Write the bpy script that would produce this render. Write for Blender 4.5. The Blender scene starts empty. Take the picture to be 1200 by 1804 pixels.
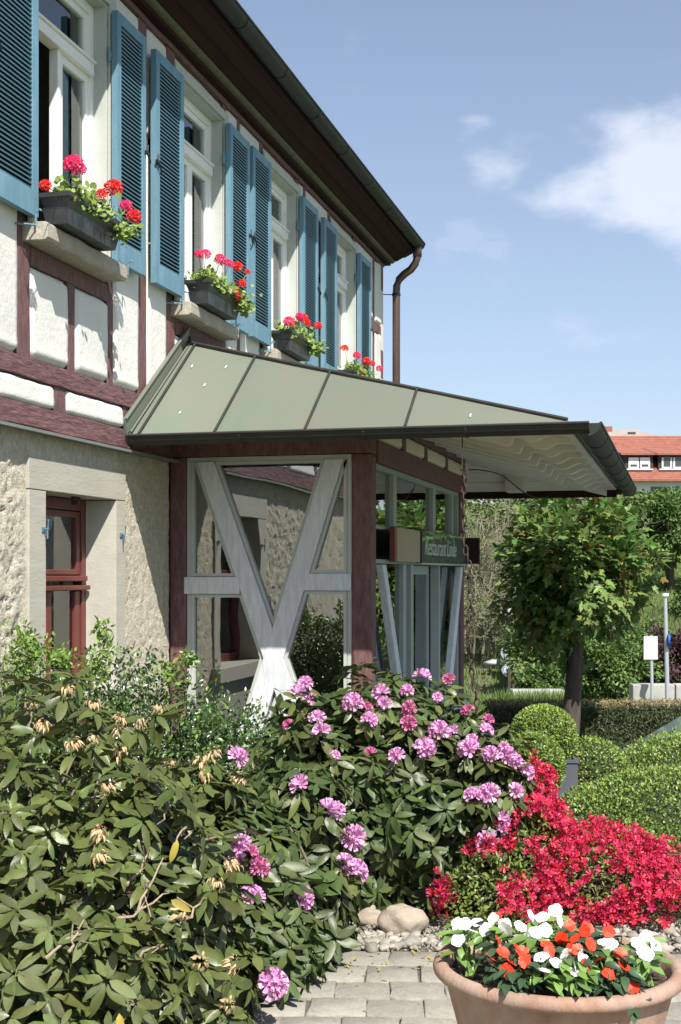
import bpy, math, random
import numpy as np
from mathutils import Vector, Matrix, noise

random.seed(7)
rng = np.random.default_rng(11)
R = math.radians
S = bpy.context.scene
COL = S.collection

# ------------------------------------------------------------------ camera, sky, sun, exposure
TH = math.asin(0.2513)
CA, SA = math.cos(TH), math.sin(TH)
CX, CZ, FOC, HOR = 3.5, 1.65, 2311.0, 1010.0
cam = bpy.data.cameras.new("camera")
cam.sensor_fit = 'VERTICAL'; cam.sensor_height = 36.0
cam.lens = FOC / 1804 * 36; cam.shift_y = (HOR - 902) / 1804
cam.clip_end = 2000; cam.clip_start = 0.05
co = bpy.data.objects.new("camera", cam); COL.objects.link(co)
co.location = (CX, 0, CZ); co.rotation_euler = (math.pi / 2, 0, TH)
S.camera = co

SUNV = Vector((0.50, -0.655, 1.0)).normalized()          # towards the sun
elev = math.asin(SUNV.z)
w = bpy.data.worlds.new("World"); S.world = w; w.use_nodes = True
nt = w.node_tree; nt.nodes.clear()
N = nt.nodes.new; L = nt.links.new
out = N('ShaderNodeOutputWorld'); bg = N('ShaderNodeBackground'); sky = N('ShaderNodeTexSky')
sky.sky_type = 'NISHITA'; sky.sun_disc = False
sky.sun_elevation = elev; sky.sun_rotation = math.atan2(SUNV.x, SUNV.y)
sky.air_density = 1.0; sky.dust_density = 1.2; sky.ozone_density = 1.6; sky.altitude = 300
bg.inputs['Strength'].default_value = 0.086
# clouds: drifting bank placed by direction
tc = N('ShaderNodeTexCoord')
def cloud_blob(d, size, squash):
    """soft ellipse of cloud round a sky direction"""
    sub = N('ShaderNodeVectorMath'); sub.operation = 'SUBTRACT'; L(tc.outputs['Generated'], sub.inputs[0]); sub.inputs[1].default_value = d
    mul = N('ShaderNodeVectorMath'); mul.operation = 'MULTIPLY'; L(sub.outputs[0], mul.inputs[0]); mul.inputs[1].default_value = (1 / size, 1 / size, 1 / (size * squash))
    ln = N('ShaderNodeVectorMath'); ln.operation = 'LENGTH'; L(mul.outputs[0], ln.inputs[0])
    mr = N('ShaderNodeMapRange'); mr.interpolation_type = 'SMOOTHSTEP'
    mr.inputs['From Min'].default_value = 0; mr.inputs['From Max'].default_value = 1; mr.inputs['To Min'].default_value = 1; mr.inputs['To Max'].default_value = 0
    L(ln.outputs['Value'], mr.inputs['Value'])
    return mr.outputs[0]
def camdir(px, py):
    t = (px - 600) / FOC; v = (HOR - py) / FOC
    return Vector((-SA + t * CA, CA + t * SA, v)).normalized()
mxs = None
for (px, py, sz, sq, wgt) in [(1170, 290, 0.125, 0.58, 1.0), (1050, 310, 0.085, 0.45, 0.8), (1260, 330, 0.12, 0.7, .9), (905, 290, 0.038, 0.8, .52), (845, 203, 0.042, 0.36, .46), (1190, 590, 0.06, .35, .34), (1360, 290, .13, .5, .9)]:
    b = cloud_blob(camdir(px, py), sz, sq)
    m = N('ShaderNodeMath'); m.operation = 'MULTIPLY'; L(b, m.inputs[0]); m.inputs[1].default_value = wgt
    if mxs is None: mxs = m.outputs[0]
    else:
        k = N('ShaderNodeMath'); k.operation = 'MAXIMUM'; L(mxs, k.inputs[0]); L(m.outputs[0], k.inputs[1]); mxs = k.outputs[0]
mp = N('ShaderNodeMapping'); mp.inputs['Scale'].default_value = (1, 1, 1.8); L(tc.outputs['Generated'], mp.inputs[0])
nz = N('ShaderNodeTexNoise'); nz.inputs['Scale'].default_value = 11; nz.inputs['Detail'].default_value = 9; nz.inputs['Roughness'].default_value = .52; L(mp.outputs[0], nz.inputs['Vector'])
ns = N('ShaderNodeMapRange'); ns.inputs['From Min'].default_value = .3; ns.inputs['From Max'].default_value = .7; ns.inputs['To Min'].default_value = -.55; ns.inputs['To Max'].default_value = .45; L(nz.outputs[0], ns.inputs[0])
ad = N('ShaderNodeMath'); ad.operation = 'ADD'; L(mxs, ad.inputs[0]); L(ns.outputs[0], ad.inputs[1])
gate = N('ShaderNodeMapRange'); gate.interpolation_type = 'SMOOTHSTEP'; gate.inputs['From Min'].default_value = .26; gate.inputs['From Max'].default_value = .95; gate.inputs['To Max'].default_value = .78; L(ad.outputs[0], gate.inputs[0])
mixc = N('ShaderNodeMix'); mixc.data_type = 'RGBA'; L(gate.outputs[0], mixc.inputs['Factor']); L(sky.outputs[0], mixc.inputs['A'])
mixc.inputs['B'].default_value = (6.9, 7.1, 7.8, 1)
veil = N('ShaderNodeMix'); veil.data_type = 'RGBA'; sepz = N('ShaderNodeSeparateXYZ'); L(tc.outputs['Generated'], sepz.inputs[0]); hz = N('ShaderNodeMapRange'); hz.inputs['From Min'].default_value = 0; hz.inputs['From Max'].default_value = .75; hz.inputs['To Min'].default_value = .40; hz.inputs['To Max'].default_value = 0; L(sepz.outputs['Z'], hz.inputs[0]); L(hz.outputs[0], veil.inputs['Factor']); L(mixc.outputs['Result'], veil.inputs['A']); veil.inputs['B'].default_value = (6.0, 6.9, 8.6, 1)
L(veil.outputs['Result'], bg.inputs['Color']); L(bg.outputs[0], out.inputs[0])

sl = bpy.data.lights.new("sun", 'SUN'); sl.energy = 5.0; sl.angle = R(0.53); sl.color = (1.0, .955, .88)
so = bpy.data.objects.new("sun", sl); COL.objects.link(so)
so.rotation_euler = SUNV.to_track_quat('Z', 'Y').to_euler(); so.location = (6, -8, 12)

S.view_settings.view_transform = 'Standard'; S.view_settings.look = 'None'
S.view_settings.gamma = 1; S.view_settings.use_curve_mapping = False
S.view_settings.exposure = 0.68
S.render.engine = 'CYCLES'
S.cycles.max_bounces = 8; S.cycles.transparent_max_bounces = 12
try: S.cycles.use_denoising = True
except Exception: pass

# ------------------------------------------------------------------ frames and rays
def cw(X, Y, z): return Vector((CX + CA * X - SA * Y, SA * X + CA * Y, z))
def ray(px, py):
    t = (px - 600) / FOC
    return Vector((-SA + t * CA, CA + t * SA, (HOR - py) / FOC))
CAMP = Vector((CX, 0, CZ))
def at_depth(px, py, Y): return CAMP + ray(px, py) * Y
def on_x(px, py, x):
    d = ray(px, py); return CAMP + d * ((x - CX) / d.x)
def to_cam(p):
    dx = p[0] - CX; return (dx * CA + p[1] * SA, -dx * SA + p[1] * CA, p[2])

# ------------------------------------------------------------------ materials
MATS = {}
def M(name, col, rough=.6, var=.12, scale=6, bump=0., bscale=40, spec=.5, metal=0, stretch=(1, 1, 1), col2=None, c2amt=.5, c2scale=3, island=0., trans=0., tcol=None, sharp=False, obrand=0., hue=0., tint=None):
    m = bpy.data.materials.new(name); m.use_nodes = True; t = m.node_tree; t.nodes.clear()
    n = t.nodes.new; l = t.links.new
    o = n('ShaderNodeOutputMaterial'); p = n('ShaderNodeBsdfPrincipled')
    p.inputs['Roughness'].default_value = rough; p.inputs['Metallic'].default_value = metal
    p.inputs['Specular IOR Level'].default_value = spec
    tcn = n('ShaderNodeTexCoord'); mpn = n('ShaderNodeMapping'); mpn.inputs['Scale'].default_value = stretch
    l(tcn.outputs['Object'], mpn.inputs[0])
    a = n('ShaderNodeTexNoise'); a.inputs['Scale'].default_value = scale; a.inputs['Detail'].default_value = 8; a.inputs['Roughness'].default_value = .6
    l(mpn.outputs[0], a.inputs['Vector'])
    base = n('ShaderNodeRGB'); base.outputs[0].default_value = (*col, 1); cur = base.outputs[0]
    if col2:
        b = n('ShaderNodeTexNoise'); b.inputs['Scale'].default_value = c2scale; b.inputs['Detail'].default_value = 6; b.inputs['Roughness'].default_value = .65; l(mpn.outputs[0], b.inputs['Vector'])
        mr = n('ShaderNodeMapRange'); mr.inputs['From Min'].default_value = (.5 if sharp else .38); mr.inputs['From Max'].default_value = (.56 if sharp else .68); mr.inputs['To Max'].default_value = c2amt; l(b.outputs[0], mr.inputs[0])
        mx = n('ShaderNodeMix'); mx.data_type = 'RGBA'; l(mr.outputs[0], mx.inputs['Factor']); l(cur, mx.inputs['A']); mx.inputs['B'].default_value = (*col2, 1); cur = mx.outputs['Result']
    hs = n('ShaderNodeHueSaturation'); l(cur, hs.inputs['Color'])
    vr = n('ShaderNodeMapRange'); vr.inputs['From Min'].default_value = .25; vr.inputs['From Max'].default_value = .75; vr.inputs['To Min'].default_value = 1 - var; vr.inputs['To Max'].default_value = 1 + var; l(a.outputs[0], vr.inputs[0])
    v = vr.outputs[0]
    if island or obrand:
        if island: g = n('ShaderNodeNewGeometry'); rnd = g.outputs['Random Per Island']; amt = island
        else: g = n('ShaderNodeObjectInfo'); rnd = g.outputs['Random']; amt = obrand
        ir = n('ShaderNodeMapRange'); ir.inputs['To Min'].default_value = 1 - amt; ir.inputs['To Max'].default_value = 1 + amt; l(rnd, ir.inputs[0])
        mm = n('ShaderNodeMath'); mm.operation = 'MULTIPLY'; l(v, mm.inputs[0]); l(ir.outputs[0], mm.inputs[1]); v = mm.outputs[0]
        if hue:
            w2 = n('ShaderNodeMath'); w2.operation = 'MULTIPLY'; w2.inputs[1].default_value = 17.3; l(rnd, w2.inputs[0])
            fr = n('ShaderNodeMath'); fr.operation = 'FRACT'; l(w2.outputs[0], fr.inputs[0])
            hr = n('ShaderNodeMapRange'); hr.inputs['To Min'].default_value = .5 - hue; hr.inputs['To Max'].default_value = .5 + hue; l(fr.outputs[0], hr.inputs[0]); l(hr.outputs[0], hs.inputs['Hue'])
    l(v, hs.inputs['Value'])
    l(hs.outputs[0], p.inputs['Base Color'])
    if bump:
        c = n('ShaderNodeTexNoise'); c.inputs['Scale'].default_value = bscale; c.inputs['Detail'].default_value = 7; c.inputs['Roughness'].default_value = .65; l(mpn.outputs[0], c.inputs['Vector'])
        bp = n('ShaderNodeBump'); bp.inputs['Strength'].default_value = 1; bp.inputs['Distance'].default_value = bump; l(c.outputs[0], bp.inputs['Height']); l(bp.outputs[0], p.inputs['Normal'])
    sh = p.outputs[0]
    if trans:
        tr = n('ShaderNodeBsdfTranslucent'); ms = n('ShaderNodeMixShader'); ms.inputs[0].default_value = trans
        if tcol: tr.inputs[0].default_value = (*tcol, 1)
        else: l(hs.outputs[0], tr.inputs[0])
        l(sh, ms.inputs[1]); l(tr.outputs[0], ms.inputs[2]); sh = ms.outputs[0]
    l(sh, o.inputs[0]); MATS[name] = m
    return m

def glass_mat(name, refl=.12, tint=(.75, .8, .78)):
    m = bpy.data.materials.new(name); m.use_nodes = True; t = m.node_tree; t.nodes.clear(); n = t.nodes.new; l = t.links.new
    o = n('ShaderNodeOutputMaterial'); g = n('ShaderNodeBsdfGlossy'); g.inputs['Roughness'].default_value = .004; g.inputs[0].default_value = (.95, .97, .97, 1)
    tr = n('ShaderNodeBsdfTransparent'); tr.inputs[0].default_value = (*tint, 1)
    f = n('ShaderNodeFresnel'); f.inputs[0].default_value = 1.5
    a = n('ShaderNodeMath'); a.operation = 'ADD'; a.inputs[1].default_value = refl; l(f.outputs[0], a.inputs[0]); a.use_clamp = True
    nn = n('ShaderNodeTexNoise'); nn.inputs['Scale'].default_value = 1.7; b = n('ShaderNodeBump'); b.inputs['Distance'].default_value = .0025; l(nn.outputs[0], b.inputs['Height'])
    tcn = n('ShaderNodeTexCoord'); l(tcn.outputs['Object'], nn.inputs['Vector']); l(b.outputs[0], g.inputs['Normal'])
    ms = n('ShaderNodeMixShader'); l(a.outputs[0], ms.inputs[0]); l(tr.outputs[0], ms.inputs[1]); l(g.outputs[0], ms.inputs[2]); l(ms.outputs[0], o.inputs[0])
    MATS[name] = m; return m

m_plaster = M('white_plaster', (.69, .68, .64), .85, .04, 5, .006, 25, col2=(.60, .58, .52), c2amt=.4, c2scale=2.2)
m_rough = M('rough_stone_render', (.49, .445, .345), .95, .30, 40, .014, 70, col2=(.62, .57, .47), c2amt=.8, c2scale=7)
m_dirtyedge = M('plain_render', (.42, .40, .35), .9, .15, 6, .006, 60)
m_timber = M('oxblood_timber', (.125, .052, .052), .7, .3, 24, .008, 60, stretch=(1, 1.6, .3), col2=(.21, .125, .115), c2amt=.7, c2scale=30)
m_beam = M('cracked_oxblood_beam', (.13, .055, .060), .75, .35, 30, .014, 26, stretch=(1, .32, 1.6), col2=(.24, .145, .135), c2amt=.65, c2scale=24)
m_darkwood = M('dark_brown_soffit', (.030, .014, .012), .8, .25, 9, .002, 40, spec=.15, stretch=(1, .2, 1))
m_mould = M('mossy_cornice', (.10, .098, .055), .8, .25, 14, .004, 50)
m_sand = M('sandstone', (.43, .41, .34), .85, .09, 9, .0025, 70, stretch=(1, .25, 1.), col2=(.36, .355, .31), c2amt=.5, c2scale=3)
m_sill = M('weathered_sill_stone', (.40, .37, .31), .9, .16, 12, .008, 40, col2=(.30, .27, .22), c2amt=.6, c2scale=8)
m_blue = M('blue_shutter_paint', (.115, .24, .325), .55, .14, 9, .0015, 60, col2=(.20, .32, .38), c2amt=.7, c2scale=14, stretch=(1, 1, .3), obrand=.08)
m_slat = M('blue_slat_paint', (.11, .23, .30), .5, .07, 5, 0)
m_white = M('white_window_paint', (.82, .82, .79), .45, .03, 6, .0008, 40)
m_casing = M('pale_grey_casing', (.46, .48, .45), .55, .06, 6, .001, 40)
m_brace = M('grey_white_brace_paint', (.68, .70, .72), .6, .10, 22, .004, 60, stretch=(1.5, 1, .22), col2=(.46, .50, .53), c2amt=.7, c2scale=26)
m_soffit = M('off_white_soffit', (.70, .665, .58), .65, .05, 6, .001, 30)
m_redwin = M('red_window_paint', (.135, .034, .027), .4, .1, 8, .001, 30)
m_copper = M('verdigris_copper', (.185, .22, .17), .6, .2, 2.4, .004, 4, spec=.4, metal=.25, col2=(.165, .15, .12), c2amt=.8, c2scale=2.4, stretch=(1, .5, .5), obrand=.10)
m_gutter = M('dark_patinated_metal', (.032, .033, .027), .6, .25, 6, .001, 20, spec=.3)
m_pipe = M('brown_copper_pipe', (.13, .085, .07), .42, .12, 5, 0, metal=.55)
m_slate = M('slate_ledge', (.19, .20, .19), .7, .12, 12, .002, 30)
m_cream = M('cream_infill', (.62, .57, .42), .85, .05, 6, .003, 30)
m_beige = M('beige_board', (.34, .27, .17), .6, .05, 5)
m_iron = M('dark_iron', (.03, .04, .045), .5, .15, 20, metal=.6)
m_rust = M('rusty_iron', (.06, .042, .032), .8, .3, 40, .002, 90, metal=.3)
m_hook = M('blue_painted_iron', (.10, .20, .27), .5, .1, 30)
m_dark = M('dark_interior', (.035, .03, .025), .9, .1, 3)  # near-black colour stands in for the dimness inside the porch
m_room = M('room_wall', (.30, .27, .22), .9, .1, 3)
m_curtain = M('pale_curtain', (.70, .70, .68), .9, .05, 6, trans=.3)
m_tancurt = M('tan_curtain', (.50, .40, .26), .9, .1, 9, stretch=(1, 8, .6), trans=.2)
m_glass = glass_mat('window_glass', .10, (.86, .88, .87))
m_glassP = glass_mat('porch_glass', .26, (.50, .54, .52))
m_glassS = glass_mat('sign_glass', .20, (.70, .82, .74))
_t = m_glassS.node_tree; _o = [q for q in _t.nodes if q.type == 'OUTPUT_MATERIAL'][0]; _s = _o.inputs[0].links[0].from_socket; _d = _t.nodes.new('ShaderNodeBsdfDiffuse'); _d.inputs[0].default_value = (.26, .31, .25, 1); _m = _t.nodes.new('ShaderNodeMixShader'); _m.inputs[0].default_value = .30; _t.links.new(_s, _m.inputs[1]); _t.links.new(_d.outputs[0], _m.inputs[2]); _t.links.new(_m.outputs[0], _o.inputs[0])
m_etch = M('etched_lettering', (.40, .46, .40), .6, .02, 4)
m_boxpl = M('black_planter_plastic', (.030, .032, .035), .38, .25, 14, .0015, 60, col2=(.075, .078, .08), c2amt=.55, c2scale=9)
m_terra = M('terracotta', (.31, .175, .12), .85, .25, 9, .004, 60, col2=(.42, .33, .27), c2amt=.8, c2scale=6, stretch=(1, 1, .6))
m_soil = M('potting_soil', (.055, .036, .026), .95, .5, 60, .012, 70, col2=(.16, .11, .075), c2amt=.6, c2scale=60, sharp=True)
m_bed = M('garden_soil', (.07, .05, .035), .95, .4, 20, .02, 30)
m_pave = M('paving_stone', (.32, .30, .255), .92, .2, 30, .005, 70, col2=(.22, .205, .165), c2amt=.75, c2scale=13, obrand=.14)
m_joint = M('sandy_joints', (.13, .115, .09), .95, .35, 40, .01, 80)
m_rock = M('sandy_boulder', (.36, .305, .235), .85, .2, 16, .008, 45, col2=(.27, .23, .18), c2amt=.6, c2scale=5)
m_peb = M('pale_pebble', (.31, .285, .24), .7, .12, 20, .001, 60, obrand=.32)
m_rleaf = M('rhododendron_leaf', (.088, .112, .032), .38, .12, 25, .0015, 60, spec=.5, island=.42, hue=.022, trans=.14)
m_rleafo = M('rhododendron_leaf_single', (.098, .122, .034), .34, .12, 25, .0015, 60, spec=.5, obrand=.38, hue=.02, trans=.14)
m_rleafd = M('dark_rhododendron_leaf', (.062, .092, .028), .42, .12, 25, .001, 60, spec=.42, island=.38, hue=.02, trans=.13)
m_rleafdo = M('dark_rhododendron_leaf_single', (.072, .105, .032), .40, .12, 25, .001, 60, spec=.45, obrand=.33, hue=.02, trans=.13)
m_yleaf = M('yellowing_leaf', (.38, .30, .05), .5, .15, 20, trans=.2, obrand=.2)
m_twig = M('pale_twig', (.20, .155, .11), .85, .2, 20)
m_bark = M('grey_brown_bark', (.075, .062, .046), .9, .45, 20, .02, 40, stretch=(1, 1, .3))
m_pink = M('pink_blossom', (.74, .36, .62), .6, .25, 90, island=.38, hue=.022, trans=.25)
m_pinkd = M('magenta_bud', (.60, .16, .34), .5, .12, 60, island=.2, trans=.2)
m_spent = M('wilted_blossom', (.58, .42, .24), .9, .2, 50, island=.25, trans=.15)
m_az = M('crimson_azalea_blossom', (.55, .022, .075), .5, .1, 60, island=.30, hue=.012, trans=.25)
m_azo = M('crimson_azalea_blossom_single', (.58, .025, .08), .5, .1, 60, obrand=.30, hue=.012, trans=.25)
m_azleaf = M('azalea_leaf', (.17, .23, .05), .45, .15, 30, island=.4, hue=.03, trans=.18)
m_holly = M('small_dark_leaf', (.055, .105, .033), .28, .12, 30, spec=.7, island=.45, hue=.02, trans=.1)
m_hollyl = M('young_green_leaf', (.16, .26, .05), .38, .12, 30, island=.3, trans=.2)
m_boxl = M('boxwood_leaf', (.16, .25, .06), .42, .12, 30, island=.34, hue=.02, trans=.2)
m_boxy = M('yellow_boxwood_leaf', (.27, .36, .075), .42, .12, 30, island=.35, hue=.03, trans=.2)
m_core = M('shaded_shrub_interior', (.035, .045, .018), .95, .3, 12)  # dark filling whose colour stands in for shade between the leaves
m_hedge = M('yew_hedge_leaf', (.055, .075, .025), .6, .2, 10, island=.45, trans=.1)
m_hedget = M('browned_hedge_top', (.20, .16, .07), .7, .2, 10, island=.4, trans=.1)
m_maple = M('maple_leaf', (.125, .205, .05), .38, .15, 20, spec=.25, island=.4, hue=.035, trans=.28)
m_mapleo = M('maple_leaf_single', (.17, .25, .075), .42, .15, 20, spec=.25, obrand=.35, hue=.035, trans=.28)
m_ger = M('geranium_leaf', (.21, .30, .06), .55, .12, 30, island=.35, trans=.25)
m_gerr = M('red_geranium_blossom', (.80, .02, .02), .5, .1, 60, island=.25, trans=.2)
m_gerp = M('pink_geranium_blossom', (.85, .03, .16), .5, .1, 60, island=.25, trans=.2)
m_impw = M('white_impatiens_blossom', (.86, .86, .84), .55, .02, 60, trans=.2)
m_impr = M('orange_red_impatiens_blossom', (.78, .045, .012), .5, .1, 60, trans=.12, obrand=.12)
m_impl = M('impatiens_leaf', (.16, .27, .065), .4, .12, 30, island=.35, trans=.2)
m_impd = M('dark_impatiens_leaf', (.045, .085, .04), .4, .12, 30, island=.35, trans=.12)
m_ygre = M('yellow_eye', (.5, .45, .12), .6, .1, 30)

# ------------------------------------------------------------------ mesh helpers
class MB:
    def __init__(s): s.v = []; s.f = []
    def add(s, vs, fs):
        o = len(s.v); s.v += [tuple(p) for p in vs]; s.f += [tuple(i + o for i in f) for f in fs]; return s
    def box(s, x0, x1, y0, y1, z0, z1):
        return s.add([(x0, y0, z0), (x1, y0, z0), (x1, y1, z0), (x0, y1, z0), (x0, y0, z1), (x1, y0, z1), (x1, y1, z1), (x0, y1, z1)],
                     [(0, 3, 2, 1), (4, 5, 6, 7), (0, 1, 5, 4), (1, 2, 6, 5), (2, 3, 7, 6), (3, 0, 4, 7)])
    def prism(s, pts, axis, a, b):
        """extrude a 2D polygon along an axis; pts are the other two coordinates in x,y,z order"""
        n = len(pts)
        def mk(p, c):
            q = list(p); q.insert(axis, c); return q
        vs = [mk(p, a) for p in pts] + [mk(p, b) for p in pts]
        fs = [tuple(range(n - 1, -1, -1)), tuple(range(n, 2 * n))] + [(i, (i + 1) % n, n + (i + 1) % n, n + i) for i in range(n)]
        return s.add(vs, fs)
    def tube(s, pts, rad, n=6, caps=True):
        pts = [Vector(p) for p in pts]; rs = rad if isinstance(rad, (list, tuple)) else [rad] * len(pts)
        o = len(s.v); ref = Vector((.31, .17, .93)).normalized()
        for i, p in enumerate(pts):
            d = (pts[min(i + 1, len(pts) - 1)] - pts[max(i - 1, 0)]).normalized()
            a = d.cross(ref)
            if a.length < 1e-3: a = d.cross(Vector((1, 0, 0)))
            a.normalize(); b = d.cross(a)
            for k in range(n):
                t = 2 * math.pi * k / n; s.v.append(tuple(p + (a * math.cos(t) + b * math.sin(t)) * rs[i]))
        for i in range(len(pts) - 1):
            for k in range(n):
                k2 = (k + 1) % n; s.f.append((o + i * n + k, o + i * n + k2, o + (i + 1) * n + k2, o + (i + 1) * n + k))
        if caps:
            s.f.append(tuple(o + k for k in range(n - 1, -1, -1))); s.f.append(tuple(o + (len(pts) - 1) * n + k for k in range(n)))
        return s
    def lathe(s, prof, c=(0, 0), n=32):
        o = len(s.v)
        for (r, z) in prof:
            for k in range(n):
                t = 2 * math.pi * k / n; s.v.append((c[0] + r * math.cos(t), c[1] + r * math.sin(t), z))
        for i in range(len(prof) - 1):
            for k in range(n):
                k2 = (k + 1) % n; s.f.append((o + i * n + k, o + i * n + k2, o + (i + 1) * n + k2, o + (i + 1) * n + k))
        return s
    def ellipsoid(s, c, r, n=16, m=10, jit=0, seed=0):
        o = len(s.v)
        for i in range(m + 1):
            ph = math.pi * i / m
            for k in range(n):
                t = 2 * math.pi * k / n
                d = Vector((math.sin(ph) * math.cos(t), math.sin(ph) * math.sin(t), math.cos(ph)))
                j = 1 + jit * noise.noise(d * 1.6 + Vector((seed, seed * 2.3, 0)))
                s.v.append((c[0] + d.x * r[0] * j, c[1] + d.y * r[1] * j, c[2] + d.z * r[2] * j))
        for i in range(m):
            for k in range(n):
                k2 = (k + 1) % n; s.f.append((o + i * n + k, o + (i + 1) * n + k, o + (i + 1) * n + k2, o + i * n + k2))
        return s
    def mesh(s, name, mat, smooth=False):
        me = bpy.data.meshes.new(name); me.from_pydata(s.v, [], s.f); me.update()
        if mat: me.materials.append(mat)
        if smooth: me.polygons.foreach_set('use_smooth', [True] * len(me.polygons))
        return me

def link(o, parent=None, rel=True):
    COL.objects.link(o)
    if parent is not None:
        o.parent = parent
        if rel: o.matrix_parent_inverse = Matrix.Translation(-parent.location)
    return o
def obj(name, mb, mat, parent=None, smooth=False, bevel=0, loc=None, rel=True, auto=False):
    me = mb if isinstance(mb, bpy.types.Mesh) else mb.mesh(name, mat, smooth)
    o = bpy.data.objects.new(name, me)
    if loc is not None: o.location = loc
    link(o, parent, rel)
    if bevel:
        b = o.modifiers.new('bevel', 'BEVEL'); b.width = bevel; b.segments = 2; b.limit_method = 'ANGLE'
    return o
def tag(o, label=None, cat=None, group=None, kind=None):
    if label: o['label'] = label
    if cat: o['category'] = cat
    if group: o['group'] = group
    if kind: o['kind'] = kind
    return o
def empty(name, loc, label, cat, group=None):
    o = bpy.data.objects.new(name, None); o.location = loc; o.empty_display_size = .1; COL.objects.link(o)
    return tag(o, label, cat, group)

# numpy scatter of triangle templates
def tmpl(mb):
    v = np.array(mb.v, float); tri = []
    for f in mb.f:
        for i in range(1, len(f) - 1): tri.append((f[0], f[i], f[i + 1]))
    return v, np.array(tri, int)
def np_mesh(name, V, T, mat, smooth=False):
    me = bpy.data.meshes.new(name); nv, ntri = len(V), len(T)
    me.vertices.add(nv); me.vertices.foreach_set('co', V.astype(np.float32).ravel())
    me.loops.add(ntri * 3); me.loops.foreach_set('vertex_index', T.astype(np.int32).ravel())
    me.polygons.add(ntri); me.polygons.foreach_set('loop_start', np.arange(0, ntri * 3, 3, dtype=np.int32))
    if smooth: me.polygons.foreach_set('use_smooth', np.ones(ntri, bool))
    me.update(calc_edges=True); me.validate()
    if mat: me.materials.append(mat)
    return me
def norm(a): return a / np.maximum(np.linalg.norm(a, axis=-1, keepdims=True), 1e-9)
def frames(fwd, up):
    f = norm(fwd); r = norm(np.cross(f, up)); u = np.cross(r, f)
    return np.stack([r, f, u], axis=2)          # columns: local x, y, z
def scatter(name, templates, locs, mats3, scales, mat, smooth=False):
    """join many copies of small templates into one mesh"""
    locs = np.asarray(locs); Vs = []; Ts = []; off = 0; n = len(locs)
    ch = rng.integers(0, len(templates), n)
    for k, (tv, tt) in enumerate(templates):
        idx = np.where(ch == k)[0]
        if len(idx) == 0: continue
        sc = np.asarray(scales)[idx]
        V = np.einsum('nij,vj->nvi', mats3[idx], tv) * sc[:, None, None] + locs[idx][:, None, :]
        T = tt[None] + (np.arange(len(idx)) * len(tv))[:, None, None] + off
        Vs.append(V.reshape(-1, 3)); Ts.append(T.reshape(-1, 3)); off += len(idx) * len(tv)
    return np_mesh(name, np.concatenate(Vs), np.concatenate(Ts), mat, smooth)
def mat4(loc, m3, s):
    m = Matrix(((m3[0][0] * s, m3[0][1] * s, m3[0][2] * s, loc[0]), (m3[1][0] * s, m3[1][1] * s, m3[1][2] * s, loc[1]), (m3[2][0] * s, m3[2][1] * s, m3[2][2] * s, loc[2]), (0, 0, 0, 1)))
    return m
def put(name, me, M4, parent):
    """one instance of a shared mesh, placed in world space under its thing"""
    o = bpy.data.objects.new(name, me); COL.objects.link(o); o.parent = parent
    o.matrix_parent_inverse = Matrix.Translation(-parent.location); o.matrix_basis = M4
    return o

# ------------------------------------------------------------------ leaf and flower templates (forward +Y, up +Z, unit length)
def leaf_t(w=.3, n=5, fold=.12, droop=.2, tip=.75):
    mb = MB(); vs = []; fs = []
    for i in range(n):
        s = i / (n - 1); ww = w * .5 * (math.sin(math.pi * min(1, s * .93 + .07)) ** tip) if 0 < i < n - 1 else .012
        z = -droop * s * s
        vs += [(-ww, s, z + fold * ww * 2), (0, s, z), (ww, s, z + fold * ww * 2)]
    for i in range(n - 1):
        a = i * 3; fs += [(a, a + 1, a + 4, a + 3), (a + 1, a + 2, a + 5, a + 4)]
    return mb.add(vs, fs)
def bent(t_, side, twist, wave=0):
    m = MB(); m.f = list(t_.f); m.v = [(v[0] + side * v[1] ** 2, v[1], v[2] + twist * v[0] * v[1] + wave * math.sin(v[1] * 9) * abs(v[0])) for v in t_.v]; return m
RL = [leaf_t(.36, 7, .10, .10, .55), bent(leaf_t(.32, 7, .20, .34, .55), .08, .5, .1), bent(leaf_t(.40, 7, .03, .16, .5), -.06, -.4, .25), bent(leaf_t(.30, 7, -.10, .5, .55), .03, .7, .2), bent(leaf_t(.38, 7, .14, -.05, .6), -.1, .3, .15)]
SL = [leaf_t(.5, 4, .15, .1), leaf_t(.42, 4, .1, .2)]
GL = []          # roundish geranium leaf
g = MB(); vs = [(0, .45, -.05)]
for k in range(9): 
    t = -math.pi / 2 + 2 * math.pi * (k + .5) / 9; vs.append((.5 * math.cos(t), .45 + .5 * math.sin(t), .06 * (1 if k % 2 else -.4)))
g.add(vs, [(0, 1 + k, 1 + (k + 1) % 9) for k in range(9)]); GL.append(g)
def maple_t():
    mb = MB(); out_ = [(0, 0)]
    ang = [-150, -118, -95, -70, -52, -38, -22, -10, 0, 10, 22, 38, 52, 70, 95, 118, 150]
    rad = [.33, .50, .34, .66, .60, .42, .62, .80, 1.0, .80, .62, .42, .60, .66, .34, .50, .33]
    vs = [(0, .25, -.03)]
    for a, r in zip(ang, rad): vs.append((r * .62 * math.sin(R(a)), .25 + r * .72 * math.cos(R(a)), .05 * (1 - r) - .10 * r * r))
    vs.append((0, .1, 0))
    n = len(vs) - 1
    return mb.add(vs, [(0, i, i + 1) for i in range(1, n)] + [(0, n, 1)])
ML = [maple_t()]
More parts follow.
